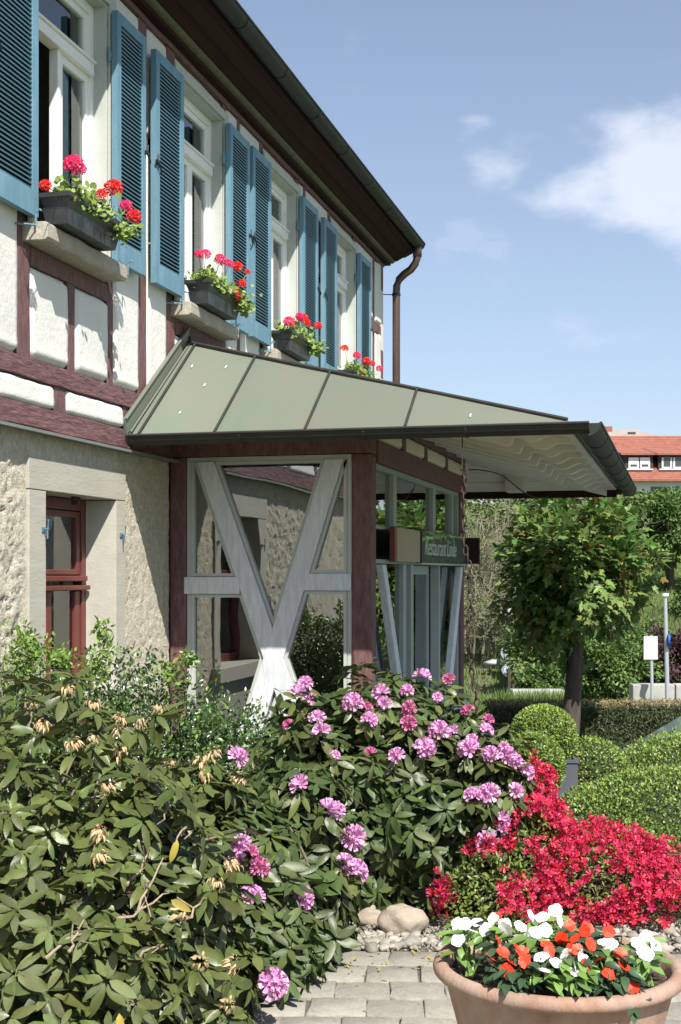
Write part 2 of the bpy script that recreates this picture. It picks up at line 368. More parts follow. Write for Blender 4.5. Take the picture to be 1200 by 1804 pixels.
def flower_t(n=5, cup=.35, r=1., wide=.75, ruffle=.12, seed=0):
    """open flower facing +Z"""
    rr = random.Random(seed); mb = MB()
    for k in range(n):
        a = 2 * math.pi * k / n; z0 = .0; j = 1 + rr.uniform(-.12, .12)
        def P(rad, da, z): return (rad * math.cos(a + da), rad * math.sin(a + da), z + rr.uniform(-ruffle, ruffle) * .4)
        mb.add([(0, 0, -cup * .5), P(.5 * r * j, -wide * .5, cup * .35), P(.95 * r * j, -wide * .42, cup), P(1.05 * r * j, 0, cup * .85), P(.95 * r * j, wide * .42, cup), P(.5 * r * j, wide * .5, cup * .35)],
               [(0, 1, 5), (1, 2, 3), (1, 3, 5), (3, 4, 5)])
    return mb
def truss_mesh(name, mat, nfl=13, R0=.045, fr=.030, seed=0, dome=.0, cup=.5):
    rr = random.Random(seed); f = [tmpl(flower_t(5, cup, 1, .95, .2, seed + i)) for i in range(3)]
    locs = []; m3 = []
    for i in range(nfl):
        z = 1 - (i + .5) / nfl * (1 - dome); ph = i * 2.4 + rr.uniform(-.2, .2); q = math.sqrt(max(0, 1 - z * z))
        d = np.array([q * math.cos(ph), q * math.sin(ph), z]); locs.append(d * R0)
        m3.append(frames(np.array([[-math.sin(ph), math.cos(ph), .01]]), d[None])[0])
    return scatter(name, f, np.array(locs), np.array(m3), np.full(nfl, fr) * np.array([rr.uniform(.85, 1.1) for _ in range(nfl)]), mat)

# ------------------------------------------------------------------ TERRAIN and setting ground
def ground_z(X, Y):
    def sm(a, b, t): t = min(1, max(0, (t - a) / (b - a))); return t * t * (3 - 2 * t)
    z = -.035
    z -= .83 * sm(8.6, 10.4, Y) * sm(-3.0, .2, X - (Y - 8) * .12 + 1.0)
    z -= 1.75 * sm(17.5, 28, Y)
    if Y > 41: z += .165 * (min(Y, 99) - 41)
    if Y > 99: z += .02 * (Y - 99)
    z += .25 * noise.noise(Vector((X * .11, Y * .11, 0))) * sm(41, 50, Y)
    return z
mb = MB(); ys = list(np.concatenate([np.linspace(-40, 0, 5), np.linspace(1, 16, 46), np.linspace(17, 48, 40), np.linspace(50, 130, 50), np.linspace(150, 700, 12)]))
xs = list(np.concatenate([np.linspace(-400, -60, 8), np.linspace(-50, -6, 12), np.linspace(-5, 12, 52), np.linspace(14, 60, 30), np.linspace(80, 400, 8)]))
for y in ys:
    for x in xs: mb.v.append(tuple(cw(x, y, ground_z(x, y))))
nx = len(xs)
for j in range(len(ys) - 1):
    for i in range(nx - 1): a = j * nx + i; mb.f.append((a, a + 1, a + nx + 1, a + nx))
m_grass = M('meadow_grass', (.10, .145, .035), .9, .25, .6, .05, 6, col2=(.15, .16, .055), c2amt=.7, c2scale=.25)
# ground: soil near, asphalt court, meadow far, chosen by distance along the street
t = m_grass.node_tree
o = obj('ground', mb, m_grass, smooth=True); tag(o, kind='structure')

# forecourt sheet and street
def sheet(name, pts, z, mat, lift=0):
    m = MB(); m.add([tuple(cw(X, Y, z)) for X, Y in pts], [tuple(range(len(pts)))]); o = obj(name, m, mat); tag(o, kind='structure'); return o
m_asph = M('asphalt', (.085, .083, .078), .9, .15, 20, .004, 90)
sheet('garden_bed', [(-4.2, 3.2), (3.6, 3.2), (3.6, 8.5), (-1.5, 8.5), (-4.2, 8.5)], -.022, m_bed)
court = MB(); 
for j in range(24):
    Y = 8.4 + j * .35
    for i in range(30): X = -.6 + i * .4; court.v.append(tuple(cw(X, Y, ground_z(X, Y) + .012)))
for j in range(23):
    for i in range(29): a = j * 30 + i; court.f.append((a, a + 1, a + 31, a + 30))
tag(obj('courtyard', court, m_asph, smooth=True), kind='structure')
road = MB()
for j in range(8):
    Y = 27 + j * 1.3
    for i in range(30): X = -30 + i * 3; road.v.append(tuple(cw(X, Y, ground_z(X, Y) + .05)))
for j in range(7):
    for i in range(29): a = j * 30 + i; road.f.append((a, a + 1, a + 31, a + 30))
tag(obj('road', road, m_asph, smooth=True), kind='structure')
# ------------------------------------------------------------------ paving stones
def pave_area():
    base = MB(); base.add([tuple(cw(*p)) for p in [(-1.6, 2.2, -.014), (3.2, 2.2, -.014), (3.2, 5.74, -.014), (-1.6, 5.74, -.014)]], [(0, 1, 2, 3)])
    root = obj('pavement', base, m_joint); tag(root, kind='structure')
    meshes = []
    for q in range(9):
        rr = random.Random(q); top = []; W2, D2 = .1095, .1045
        pts = [(-W2, -D2), (-.03, -D2), (W2 * .4, -D2), (W2, -D2), (W2, 0), (W2, D2), (.03, D2), (-W2 * .4, D2), (-W2, D2), (-W2, 0)]
        pts = [(x + rr.uniform(-.009, .005), y + rr.uniform(-.009, .005)) for x, y in pts]
        m = MB(); n = len(pts); h = rr.uniform(-.002, .002)
        v = [(x, y, -.03) for x, y in pts] + [(x, y, -.004) for x, y in pts] + [(x * .955, y * .955, h) for x, y in pts] + [(0, 0, h + .001)]
        f = [(i, (i + 1) % n, n + (i + 1) % n, n + i) for i in range(n)] + [(n + i, n + (i + 1) % n, 2 * n + (i + 1) % n, 2 * n + i) for i in range(n)] + [(2 * n + i, 2 * n + (i + 1) % n, 3 * n) for i in range(n)]
        m.add(v, f); meshes.append(m.mesh('paving_stone', m_pave, True))
    cnt = 0; rows = []
    for j in range(15):
        for i in range(21):
            X = -1.45 + i * .221 + (.11 if j % 2 else 0) + .012 * math.sin(j * 2.1); Y = 5.62 - j * .212
            c = (X, Y)
            rows.append((abs(X - .5) + max(0, 4.4 - Y) * 2, X, Y))
    rows.sort(); rows = rows[:290]
    for _, X, Y in rows:
        me = random.choice(meshes)
        o = bpy.data.objects.new('paving_stone', me); COL.objects.link(o); o.parent = root
        Xr = X + .0; Yr = Y - .035 * (X - .3)
        if Yr > 5.66: Yr = 5.66 + (Yr - 5.66) * .2
        p = cw(Xr, Yr, random.uniform(-.0025, .0025)); o.location = p
        o.rotation_euler = (random.uniform(-.012, .012), random.uniform(-.012, .012), TH - .035 + random.choice([0, math.pi]) + random.uniform(-.02, .02))
pave_area()
# gravel bed with pebbles
gb = MB(); gb.add([tuple(cw(*p)) for p in [(-.45, 5.735, -.012), (3.2, 5.735, -.012), (3.2, 6.3, -.012), (-.45, 6.3, -.012)]], [(0, 1, 2, 3)])
gravel = obj('gravel_bed', gb, m_joint); tag(gravel, kind='structure')
pm = []
for q in range(6):
    m = MB(); m.ellipsoid((0, 0, 0), (1, random.uniform(.6, .8), random.uniform(.45, .62)), 9, 6, .5, q * 3.1); pm.append(m.mesh('pebble', m_peb, True))
def pebble(X, Y, s, z=None):
    o = bpy.data.objects.new('pebble', random.choice(pm)); COL.objects.link(o); o.parent = gravel
    o.location = cw(X, Y, s * .35 - .006 if z is None else z); o.scale = (s, s, s); o.rotation_euler = (random.uniform(-.3, .3), random.uniform(-.3, .3), random.uniform(0, 6.3))
for i in range(150):
    X = random.uniform(-.1, .62); Y = random.uniform(5.75, 6.0); pebble(X, Y, random.choice([.014, .018, .022, .026, .034]))
for i in range(120):
    X = random.uniform(1.15, 1.9); Y = random.uniform(5.75, 6.1); pebble(X, Y, random.choice([.014, .018, .024, .03, .04]))
for (px, py, s) in [(545, 401, .034), (590, 380, .024), (565, 375, .022), (480, 432, .032), (560, 435, .045), (630, 410, .036), (672, 418, .03), (745, 410, .045), (740, 385, .024), (530, 372, .022), (405, 412, .022)]:
    X0 = (440 + px / 2.609); Y0 = 1500 + py / 2.609
    Yd = 1.65 * FOC / (Y0 - HOR + 8); pebble((X0 - 600) / FOC * Yd, Yd, s)
# fine grit joined
tv = [tmpl(MB().ellipsoid((0, 0, 0), (1, .8, .6), 5, 4, .4, 2))]
n = 2600; X = np.where(rng.random(n) < .5, rng.uniform(-.3, .8, n), rng.uniform(1.0, 2.6, n)); Y = rng.uniform(5.74, 6.2, n)
P = np.stack([CX + CA * X - SA * Y, SA * X + CA * Y, rng.uniform(-.012, .004, n)], 1)
fm = frames(rng.normal(size=(n, 3)), rng.normal(size=(n, 3)))
o = obj('gravel', scatter('gravel', tv, P, fm, rng.uniform(.004, .011, n), m_peb), None); tag(o, 'pale grit between the pebbles of the bed', 'gravel', kind='stuff')
# two boulders
def boulder(px0, px1, py_top, py_bot, label, squash, seed):
    Yd = 1.65 * FOC / (py_bot - HOR) + .12; sc = Yd / FOC
    c = at_depth((px0 + px1) / 2, (py_top + py_bot) / 2, Yd); rx = (px1 - px0) / 2 * sc; rz = (py_bot - py_top) / 2 * sc * 1.06
    m = MB(); m.ellipsoid((0, 0, 0), (rx, rx * squash, rz), 28, 18, .32, seed)
    o = obj('boulder', m, m_rock, smooth=True, loc=(c.x, c.y, c.z)); o.rotation_euler = (0, 0, TH); tag(o, label, 'stone', 'boulders on the gravel'); return o
boulder(668, 750, 1594, 1654, 'big pale rounded boulder on the gravel under the azalea', .8, 4.1)
boulder(620, 678, 1598, 1634, 'smaller brown boulder, half under the rhododendron leaves', .8, 9.7)
# fallen leaves and petals
fl = [leaf_t(.4, 4, .2, -.3).mesh('fallen_petal', m_yleaf)]
n = 75; X = rng.normal(.12, .28, n); Y = np.minimum(5.74, rng.normal(5.5, .16, n)); P = [cw(a, b, .006) for a, b in zip(X, Y)]
fm = frames(np.c_[rng.normal(size=(n, 2)), rng.uniform(-.15, .15, n)], np.tile([0, 0, 1.], (n, 1)))
o = obj('fallen_petals', scatter('fallen_petals', [tmpl(leaf_t(.4, 4, .2, -.3))], np.array([tuple(p) for p in P]), fm, rng.uniform(.012, .032, n), m_yleaf), None)
tag(o, 'dry yellow petals scattered on the paving', 'petals', kind='stuff')

# ================================================================== THE HALF-TIMBERED HOUSE (wall plane x = 0, running along y)
house = empty('half_timbered_house', (0, 0, 0), 'long half timbered house with blue louvred shutters above a stone ground floor', 'house')
Y0, Y1 = -3.0, 15.54
WIN = [(6.62, 7.64), (8.78, 9.78), (10.82, 11.82), (13.06, 14.06)]
def hp(name, mb, mat, **k): return obj(name, mb, mat, house, **k)

# core of the upper floor with window openings, the masonry behind the plaster
core = MB(); ys_ = [Y0] + [v for a in WIN for v in a] + [Y1]
for i in range(0, len(ys_), 2): core.box(-.28, -.03, ys_[i], ys_[i + 1], 2.46, 5.45)
for a, b in WIN: core.box(-.28, -.03, a, b, 2.46, 3.50); core.box(-.28, -.03, a, b, 5.22, 5.45)
hp('wall', core, m_plaster)
wl = MB(); wl.box(-10, -9.7, Y0, Y1, -1, 5.45); wl.box(-9.7, 0, Y1 - .25, Y1 - .001, -1.0, 5.44); wl.box(-9.7, 0, Y0, Y0 + .25, -.3, 5.44); hp('wall', wl, m_plaster)
# gable triangle
gm = MB(); gm.prism([(-10, 5.45), (0, 5.45), (-5, 9.9)], 1, Y1 - .22, Y1 - .002); hp('gable', gm, m_plaster)
# rooms behind the windows: floor, back wall
rm = MB(); rm.box(-3.6, -3.5, Y0 + .3, Y1 - .3, 2.6, 5.4); rm.box(-3.5, -.3, Y0 + .3, Y1 - .3, 2.62, 2.7); rm.box(-3.5, -.3, Y0 + .3, Y1 - .3, 5.38, 5.43)
for a, b in WIN: rm.box(-3.5, -.3, b + .45, b + .55, 2.7, 5.38)
hp('room', rm, m_room)

# timbers ------------------------------------------------------------
def timber(name, y0, y1, z0, z1, mat=m_timber, x1=.0, bow=.006):
    """hand-hewn beam: slightly wavy edges along its length"""
    m = MB(); horiz = (y1 - y0) > (z1 - z0); n = max(2, int((max(y1 - y0, z1 - z0)) / .12)); sd = random.uniform(0, 99)
    for i in range(n + 1):
        s = i / n
        w1 = bow * noise.noise(Vector((s * n * .35, sd, 0))) * 1.6; w2 = bow * noise.noise(Vector((s * n * .35, sd + 9, 0))) * 1.6; d = .004 * noise.noise(Vector((s * n * .5, sd, 5)))
        if horiz: yy = y0 + (y1 - y0) * s; q = [(-.06, yy, z0 + w1), (x1 + d, yy, z0 + w1), (x1 + d, yy, z1 + w2), (-.06, yy, z1 + w2)]
        else: zz = z0 + (z1 - z0) * s; q = [(-.06, y0 + w1, zz), (x1 + d, y0 + w1, zz), (x1 + d, y1 + w2, zz), (-.06, y1 + w2, zz)]
        m.v += q
    for i in range(n):
        a = i * 4
        for k in range(4): m.f.append((a + k, a + (k + 1) % 4, a + 4 + (k + 1) % 4, a + 4 + k) if horiz else (a + k, a + 4 + k, a + 4 + (k + 1) % 4, a + (k + 1) % 4))
    m.f += [(0, 1, 2, 3), tuple(n * 4 + k for k in (3, 2, 1, 0))]
    return hp(name, m, mat, bevel=.004)
def bulge(y0, y1, z0, z1, depth=.022, mat=m_plaster):
    """pillowy plaster infill standing proud of its timbers"""
    m = MB(); H, Wd = z1 - z0, y1 - y0; nu = max(8, min(26, int(Wd / .03))); nv = max(8, min(60, int(H / .035))); sd = random.uniform(0, 99); rc = min(.045, Wd * .3, H * .3)
    for j in range(nv + 1):
        for i in range(nu + 1):
            u = i / nu; v = j / nv; u = .5 - .5 * math.cos(math.pi * u) * (.35 + .65 * 1) if False else u
            # concentrate samples near the edges
            uu = .5 + .5 * math.copysign(abs(2 * u - 1) ** .7, 2 * u - 1); vv = .5 + .5 * math.copysign(abs(2 * v - 1) ** .7, 2 * v - 1)
            y = y0 + Wd * uu; z = z0 + H * vv
            ey = min(y - y0, y1 - y); ez = min(z - z0, z1 - z)
            if ey < rc and ez < rc:       # round the corner
                cy = y0 + rc if y - y0 < rc else y1 - rc; cz = z0 + rc if z - z0 < rc else z1 - rc
                dy, dz = y - cy, z - cz; mxd = max(abs(dy), abs(dz)); ll = math.hypot(dy, dz)
                if ll > 1e-6: k = mxd / ll; y = cy + dy * k; z = cz + dz * k; e = rc - mxd
                else: e = rc
            else: e = min(ey, ez)
            h = depth * min(1, (e / .022)) ** .5
            if z - z0 < .09: h += .010 * max(0, 1 - (z - z0) / .09) * min(1, e / .012)
            wob = .004 * noise.noise(Vector((y * 5 + sd, z * 5, sd))) * (1 if e > .005 else .0)
            yy = y + (.006 * noise.noise(Vector((z * 7, sd, 1))) if ey < .02 else 0); zz = z + (.007 * noise.noise(Vector((y * 7, sd, 2))) if ez < .02 else 0)
            m.v.append((-.012 + h + wob if e > 1e-5 else -.02, yy, zz))
    for j in range(nv):
        for i in range(nu): a = j * (nu + 1) + i; m.f.append((a, a + 1, a + nu + 2, a + nu + 1))
    return hp('plaster_panel', m, mat, smooth=True)

timber('sill_beam', Y0, Y1, 2.462, 2.582, m_beam, .012)
timber('sill_beam', Y0, Y1, 2.733, 2.842, m_beam, .014)
timber('top_plate', Y0, Y1, 5.36, 5.404, m_timber, .012)
POSTS = [(1.2, 1.32), (2.6, 2.72), (3.7, 3.82), (4.7, 4.82), (5.35, 5.46), (5.92, 6.0), (6.48, 6.62), (7.64, 7.72), (8.122, 8.256), (8.61, 8.775), (9.78, 9.86), (10.12, 10.2), (10.70, 10.82), (11.82, 11.9), (12.03, 12.14), (12.94, 13.06), (14.06, 14.14), (14.95, 15.08), (15.40, Y1)]
for a, b in POSTS: timber('timber_post', a, b, 2.842, 5.36)
def isw(y): return any(a - .01 <= y <= b + .01 for a, b in WIN)
edges = [Y0] + [v for p in POSTS for v in p]
for i in range(0, len(edges) - 1, 2):
    a, b = edges[i], edges[i + 1]
    if isw((a + b) / 2):
        timber('sill_timber', a, b, 3.365, 3.475); mid = (a + b) / 2 + .0
        timber('timber_post', mid - .045, mid + .045, 2.842, 3.365)
        bulge(a + .002, mid - .047, 2.85, 3.36); bulge(mid + .047, b - .002, 2.85, 3.36)
        bulge(a + .05, b - .05, 5.29, 5.33, .008)
    elif b - a > .25:
        timber('rail', a, b, 4.51, 4.61); bulge(a + .003, b - .003, 2.85, 4.505); bulge(a + .003, b - .003, 4.615, 5.355)
    else: bulge(a + .003, b - .003, 2.85, 5.355)
sp = [(2.0, 2.12), (2.9, 3.02), (3.9, 4.02), (4.95, 5.06), (5.9, 6.02), (6.905, 7.056), (7.87, 7.99), (8.9, 9.02), (9.9, 10.02), (10.9, 11.02), (11.9, 12.02), (12.9, 13.02), (13.9, 14.02), (14.8, 14.92), (15.40, Y1)]
e = [Y0] + [v for p in sp for v in p]
for a, b in sp: timber('short_post', a, b, 2.582, 2.733)
for i in range(0, len(e) - 1, 2): bulge(e[i] + .003, e[i + 1] - .003, 2.586, 2.729, .024)

# slate drip ledge and eaves
hp('slate_ledge', MB().prism([(-.02, 2.462), (.075, 2.445), (.075, 2.428), (-.02, 2.436)], 1, Y0, 8.69), m_slate)
c = []
for k in range(7): t = k / 6 * math.pi / 2; c.append((.085 + .035 * math.sin(t), 5.432 + .03 * (1 - math.cos(t))))
hp('cornice', MB().prism([(.071, 5.432)] + c + [(.071, 5.50)], 1, Y0, Y1 + .13), m_mould)
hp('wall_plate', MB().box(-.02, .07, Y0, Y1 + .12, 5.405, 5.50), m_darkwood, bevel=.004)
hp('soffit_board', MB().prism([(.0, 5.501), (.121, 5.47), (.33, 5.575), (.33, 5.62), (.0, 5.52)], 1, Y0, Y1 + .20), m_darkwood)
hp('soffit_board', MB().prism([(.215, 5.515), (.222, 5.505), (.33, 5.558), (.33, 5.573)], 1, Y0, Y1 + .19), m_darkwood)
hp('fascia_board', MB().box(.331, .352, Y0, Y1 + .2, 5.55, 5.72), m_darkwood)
# boxed gable return
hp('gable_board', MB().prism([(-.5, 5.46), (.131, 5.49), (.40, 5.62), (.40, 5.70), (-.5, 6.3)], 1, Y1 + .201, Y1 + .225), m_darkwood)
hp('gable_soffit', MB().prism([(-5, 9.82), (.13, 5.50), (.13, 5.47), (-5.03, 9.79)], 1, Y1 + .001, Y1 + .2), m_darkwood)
# roof with courses of tiles (low, seen edge-on)
m_tile = M('dark_roof_tile', (.16, .07, .05), .8, .2, 12)
rf = MB()
for k in range(20):
    x = .42 - k * .275; z = 5.70 + k * .2452
    rf.prism([(x, z), (x - .29, z + .2585), (x - .29, z + .29), (x, z + .045)], 1, Y0 - .2, Y1 + .24)
    xm = -10.42 + k * .275; rf.prism([(xm, z), (xm + .29, z + .2585), (xm + .29, z + .29), (xm, z + .045)], 1, Y0 - .2, Y1 + .24)
hp('roof', rf, m_tile)
# main gutter in soldered lengths, each with a bead ring
def half_pipe(y0, y1, cx, cz, r, n=10, thick=.006, bead=True):
    m = MB(); pts = []
    for k in range(n + 1): t = math.pi + math.pi * k / n; pts.append((cx + r * math.cos(t), cz + r * math.sin(t)))
    for k in range(n, -1, -1): t = math.pi + math.pi * k / n; pts.append((cx + (r - thick) * math.cos(t), cz + (r - thick) * math.sin(t)))
    m.prism(pts, 1, y0, y1)
    m.tube([(cx + r, y0, cz), (cx + r, y1, cz)], .010, 8)
    return m
def ring(y, cx, cz, r, w=.022):
    m = MB(); n = 12; pts = []
    for k in range(n + 1): t = math.pi + math.pi * k / n; pts.append((cx + (r + .005) * math.cos(t), cz + (r + .005) * math.sin(t)))
    for k in range(n, -1, -1): t = math.pi + math.pi * k / n; pts.append((cx + (r + .0005) * math.cos(t), cz + (r + .0005) * math.sin(t)))
    return m.prism(pts, 1, y - w / 2, y + w / 2)
GX, GZ, GR = .412, 5.655, .072
yy = Y0
gl = [Y0, -1, 1, 3, 5, 7, 8.0, 9.0, 9.98, 10.95, 11.95, 12.95, 13.9, 14.85, 15.70]
for a, b in zip(gl[:-1], gl[1:]):
    s = hp('gutter_length', half_pipe(a, b, GX, GZ, GR), m_gutter, smooth=False); obj('joint_ring', ring(b - .01, GX, GZ, GR, .018), m_iron, s)
capm = MB(); capm.prism([(GX + GR * math.cos(math.pi + math.pi * k / 12), GZ + GR * math.sin(math.pi + math.pi * k / 12)) for k in range(13)], 1, 15.70, 15.708); hp('gutter_end', capm, m_gutter)
dp = MB(); PY = 15.60
dp.tube([(.41, PY, 5.61), (.41, PY, 5.50), (.405, PY, 5.46), (.385, PY, 5.40), (.33, PY, 5.33), (.25, PY, 5.28), (.185, PY, 5.22), (.155, PY, 5.14), (.15, PY, 5.05), (.15, PY, -.9)], .047, 14)
dpo = hp('downpipe', dp, m_pipe, smooth=True)
for z in (5.02, 3.0, .9): obj('pipe_clip', MB().tube([(.15, PY, z), (.15, PY, z + .03)], .053, 14).tube([(.11, PY - .02, z + .015), (-.04, PY - .07, z + .015)], .006, 6), m_iron, dpo)
dpc = MB().tube([(.41, PY, 5.62), (.41, PY, 5.48)], .055, 14); obj('pipe_outlet', dpc, m_pipe, dpo, smooth=True)

# windows --------------------------------------------------------------
def window(a, b, open_left=False):
    zb, zt = 3.575, 5.205
    f = hp('window', MB().box(-.13, -.075, a + .045, a + .10, zb, zt).box(-.13, -.075, b - .10, b - .045, zb, zt).box(-.129, -.076, a + .10, b - .10, zt - .06, zt).box(-.129, -.076, a + .10, b - .10, zb, zb + .05), m_white, bevel=.004)
    casing = MB().box(-.15, .012, a, a + .046, zb - .02, zt + .03).box(-.15, .012, b - .046, b, zb - .02, zt + .03).box(-.149, .011, a + .046, b - .046, zt, zt + .03)
    casing.box(.013, .032, a - .06, a + .03, zb - .02, zt + .075).box(.013, .032, b - .03, b + .06, zb - .02, zt + .075).box(.013, .034, a + .031, b - .031, zt + .012, zt + .075)
    obj('casing', casing, m_casing, f, bevel=.003)
    zt2 = 4.79       # transom
    obj('transom', MB().box(-.125, -.045, a + .10, b - .10, zt2 - .035, zt2 + .035).box(-.12, -.03, a + .095, b - .095, zt2 + .036, zt2 + .052), m_white, f, bevel=.004)
    mid = (a + b) / 2
    def sash(y0, y1, z0, z1, x=-.09, s=.045, th=.035):
        return MB().box(x - th, x, y0, y0 + s, z0, z1).box(x - th, x, y1 - s, y1, z0, z1).box(x - th + .001, x - .001, y0 + s, y1 - s, z0, z0 + s).box(x - th + .001, x - .001, y0 + s, y1 - s, z1 - s, z1)
    obj('top_light', sash(a + .1, b - .1, zt2 + .036, zt - .06), m_white, f, bevel=.003)
    obj('pane', MB().box(-.112, -.106, a + .14, b - .14, zt2 + .07, zt - .1), m_glass, f)
    cas = [(mid + .002, b - .10)] + ([] if open_left else [(a + .10, mid - .002)])
    for (y0, y1) in cas:
        obj('casement', sash(y0, y1, zb + .05, zt2 - .036, -.082, .05), m_white, f, bevel=.003)
        obj('glazing_bar', MB().box(-.113, -.084, y0 + .05, y1 - .05, 3.86, 3.882), m_white, f)
        obj('pane', MB().box(-.108, -.102, y0 + .04, y1 - .04, zb + .09, zt2 - .08), m_glass, f)
    if open_left:
        y = a + .10; o_ = sash(0, .36, zb + .05, zt2 - .036, 0, .05); vs = []
        ang = R(100)
        o_.v = [(-.115 - v[1] * math.sin(ang) - v[0] * math.cos(ang) * -1, y + v[1] * math.cos(ang) + v[0] * math.sin(ang), v[2]) for v in o_.v]
        obj('casement', o_, m_white, f)
        obj('mullion', MB().box(-.128, -.07, mid - .035, mid + .002, zb + .05, zt2 - .036), m_white, f, bevel=.003)
    # curtains with folds
    for (y0, y1) in ([(mid + .10, b - .12)] if open_left else [(a + .12, a + .45), (b - .45, b - .05)]):
        c_ = MB(); n = 24
        for i in range(n + 1):
            yq = y0 + (y1 - y0) * i / n; xq = -.18 + .015 * math.sin(i * 1.5 + a)
            c_.v += [(xq, yq, 3.5), (xq, yq, 5.2)]
        for i in range(n): c_.f.append((2 * i, 2 * i + 2, 2 * i + 3, 2 * i + 1))
        obj('curtain', c_, m_curtain, f, smooth=True)
    # stone sill
    s = MB(); n = 14; pr = []
    for i in range(n + 1):
        y = a - .09 + (b - a + .05) * i / n; d = .01 * noise.noise(Vector((y * 6, 0, 0)))
        r = [(-.03, y, 3.478), (.135 + d, y, 3.474 + d * .6), (.152 + d, y, 3.49), (.152 + d, y, 3.562), (.140 + d, y, 3.574), (-.03, y, 3.584)]; s.v += r
    for i in range(n):
        for k in range(6): s.f.append((i * 6 + k, i * 6 + (k + 1) % 6, i * 6 + 6 + (k + 1) % 6, i * 6 + 6 + k))
    s.f += [tuple(range(5, -1, -1)), tuple(n * 6 + k for k in range(6))]
    hp('window_sill', s, m_sill, bevel=.004)
for i, (a, b) in enumerate(WIN): window(a, b, i == 0)

# shutters ---------------------------------------------------------------
slat_me = MB().add([(.002, .0, .004), (.022, .0, -.008), (.024, .0, -.0005), (.004, .0, .0115), (.002, 1, .004), (.022, 1, -.008), (.024, 1, -.0005), (.004, 1, .0115)],
                   [(0, 1, 2, 3), (7, 6, 5, 4), (0, 4, 5, 1), (1, 5, 6, 2), (2, 6, 7, 3), (3, 7, 4, 0)])
slat_mesh = slat_me.mesh('slat', m_slat)
frame_mb = MB().box(0, .042, 0, .062, 0, 1.57).box(0, .042, .438, .50, 0, 1.57).box(.001, .041, .062, .438, 0, .135).box(.001, .041, .062, .438, 1.50, 1.57)
frame_me = frame_mb.mesh('shutter', m_blue)
hinge_me = MB().tube([(-.01, 0, 0), (-.01, 0, .09)], .011, 8).box(-.004, .003, -.002, .06, .03, .06).mesh('hinge', m_blue)
hook_me = MB().tube([(.05, .45, -.06), (.05, .45, .0), (.058, .45, .02), (.075, .45, .03), (.085, .45, .02)], .006, 6).tube([(.05, .45, -.055), (.02, .40, -.06), (-.06, .36, -.06)], .006, 6).mesh('shutter_hook', m_blue)
catch_me = MB().box(.043, .06, .47, .52, .80, .82).tube([(.055, .5, .86), (.055, .49, .80), (.06, .53, .77), (.05, .56, .76)], .006, 6).mesh('shutter_catch', m_iron)
shut = [(6.06, 1), (7.595, 0), (8.22, 1), (9.72, 0), (10.28, 1), (11.77, 0), (12.52, 1), (14.02, 0)]
for i, (y, side) in enumerate(shut):
    sh = bpy.data.objects.new('shutter', frame_me); COL.objects.link(sh); sh.parent = house
    ang = R(random.uniform(-1.2, 1.2)); sh.location = (.046, y, 3.605); sh.rotation_euler = (0, 0, ang)
    if i < 5:
        for k in range(52):
            s = bpy.data.objects.new('slat', slat_mesh); COL.objects.link(s); s.parent = sh; s.location = (.012, .062, .147 + k * .0262); s.scale = (1, .376, 1)
    else:
        m = MB()
        for k in range(52): m.add([(v[0] + .012, .062 + v[1] * .376, v[2] + .147 + k * .0262) for v in slat_me.v], slat_me.f)
        s = obj('slats', m, m_slat); s.parent = sh; s['kind'] = 'stuff'
    bk = bpy.data.objects.new('back_batten', MB().box(.001, .006, .062, .438, .136, 1.499).mesh('back_batten', M('shutter_back', (.03, .05, .06)))); COL.objects.link(bk); bk.parent = sh  # added dark sheet, its colour stands in for the shade behind the slats
    for z in (.22, 1.25):
        h = bpy.data.objects.new('hinge', hinge_me); COL.objects.link(h); h.parent = sh; h.location = (.0, -.012 if side == 0 else .512, z)
        if side: h.rotation_euler = (0, 0, math.pi)
    if i == 1: sh.scale = (1, .88, 1)
    h = bpy.data.objects.new('shutter_hook', hook_me); COL.objects.link(h); h.parent = sh
    if side == 0: h.location = (0, -.30, 0)
    h = bpy.data.objects.new('shutter_catch', catch_me); COL.objects.link(h); h.parent = sh
    if side == 1: h.location = (0, -.49, 0)

# ground floor masonry -------------------------------------------------------
def rough_patch(y0, y1, z0, z1, res, amp):
    m = MB(); nu = int((y1 - y0) / res); nv = int((z1 - z0) / res)
    for j in range(nv + 1):
        for i in range(nu + 1):
            y = y0 + (y1 - y0) * i / nu; z = z0 + (z1 - z0) * j / nv
            fade = 1.25 if y < 6.55 else .55
            p = Vector((y * 12, z * 12, 1.7)); p2 = Vector((y * 40, z * 40, 4.4))
            d = amp * fade * (noise.noise(p) * .6 + .5 * noise.noise(p2) + .25 * noise.noise(p2 * 2.3))
            pit = noise.noise(Vector((y * 34, z * 40, 8)))
            if pit > .38: d -= amp * 1.1 * fade * min(1, (pit - .38) / .12)
            m.v.append((-.012 + d, y, z))
    for j in range(nv):
        for i in range(nu): a = j * (nu + 1) + i; m.f.append((a, a + 1, a + nu + 2, a + nu + 1))
    return m
AMP = .016
for (a, b, c_, d_) in [(5.2, 6.60, .2, 2.437), (6.60, 7.90, 2.30, 2.437), (7.90, 8.69, .2, 2.437)]:
    hp('stone_wall', rough_patch(a, b, c_, d_, .0165, AMP), m_rough, smooth=True)
hp('stone_wall', rough_patch(Y0, 5.2, -.1, 2.437, .06, AMP), m_rough, smooth=True)
sw = MB().box(-.4, -.05, Y0, 6.58, -.3, 2.45).box(-.4, -.05, 7.92, 8.9, -.3, 2.45).box(-.4, -.05, 6.58, 7.92, 2.31, 2.45).box(-.4, -.006, 6.6, 7.9, -.3, .92).box(-.4, -.02, 12.5, Y1, -1., 2.45).box(-.4, -.021, 8.9, 12.5, 2.30, 2.45)
hp('wall', sw, m_dirtyedge)
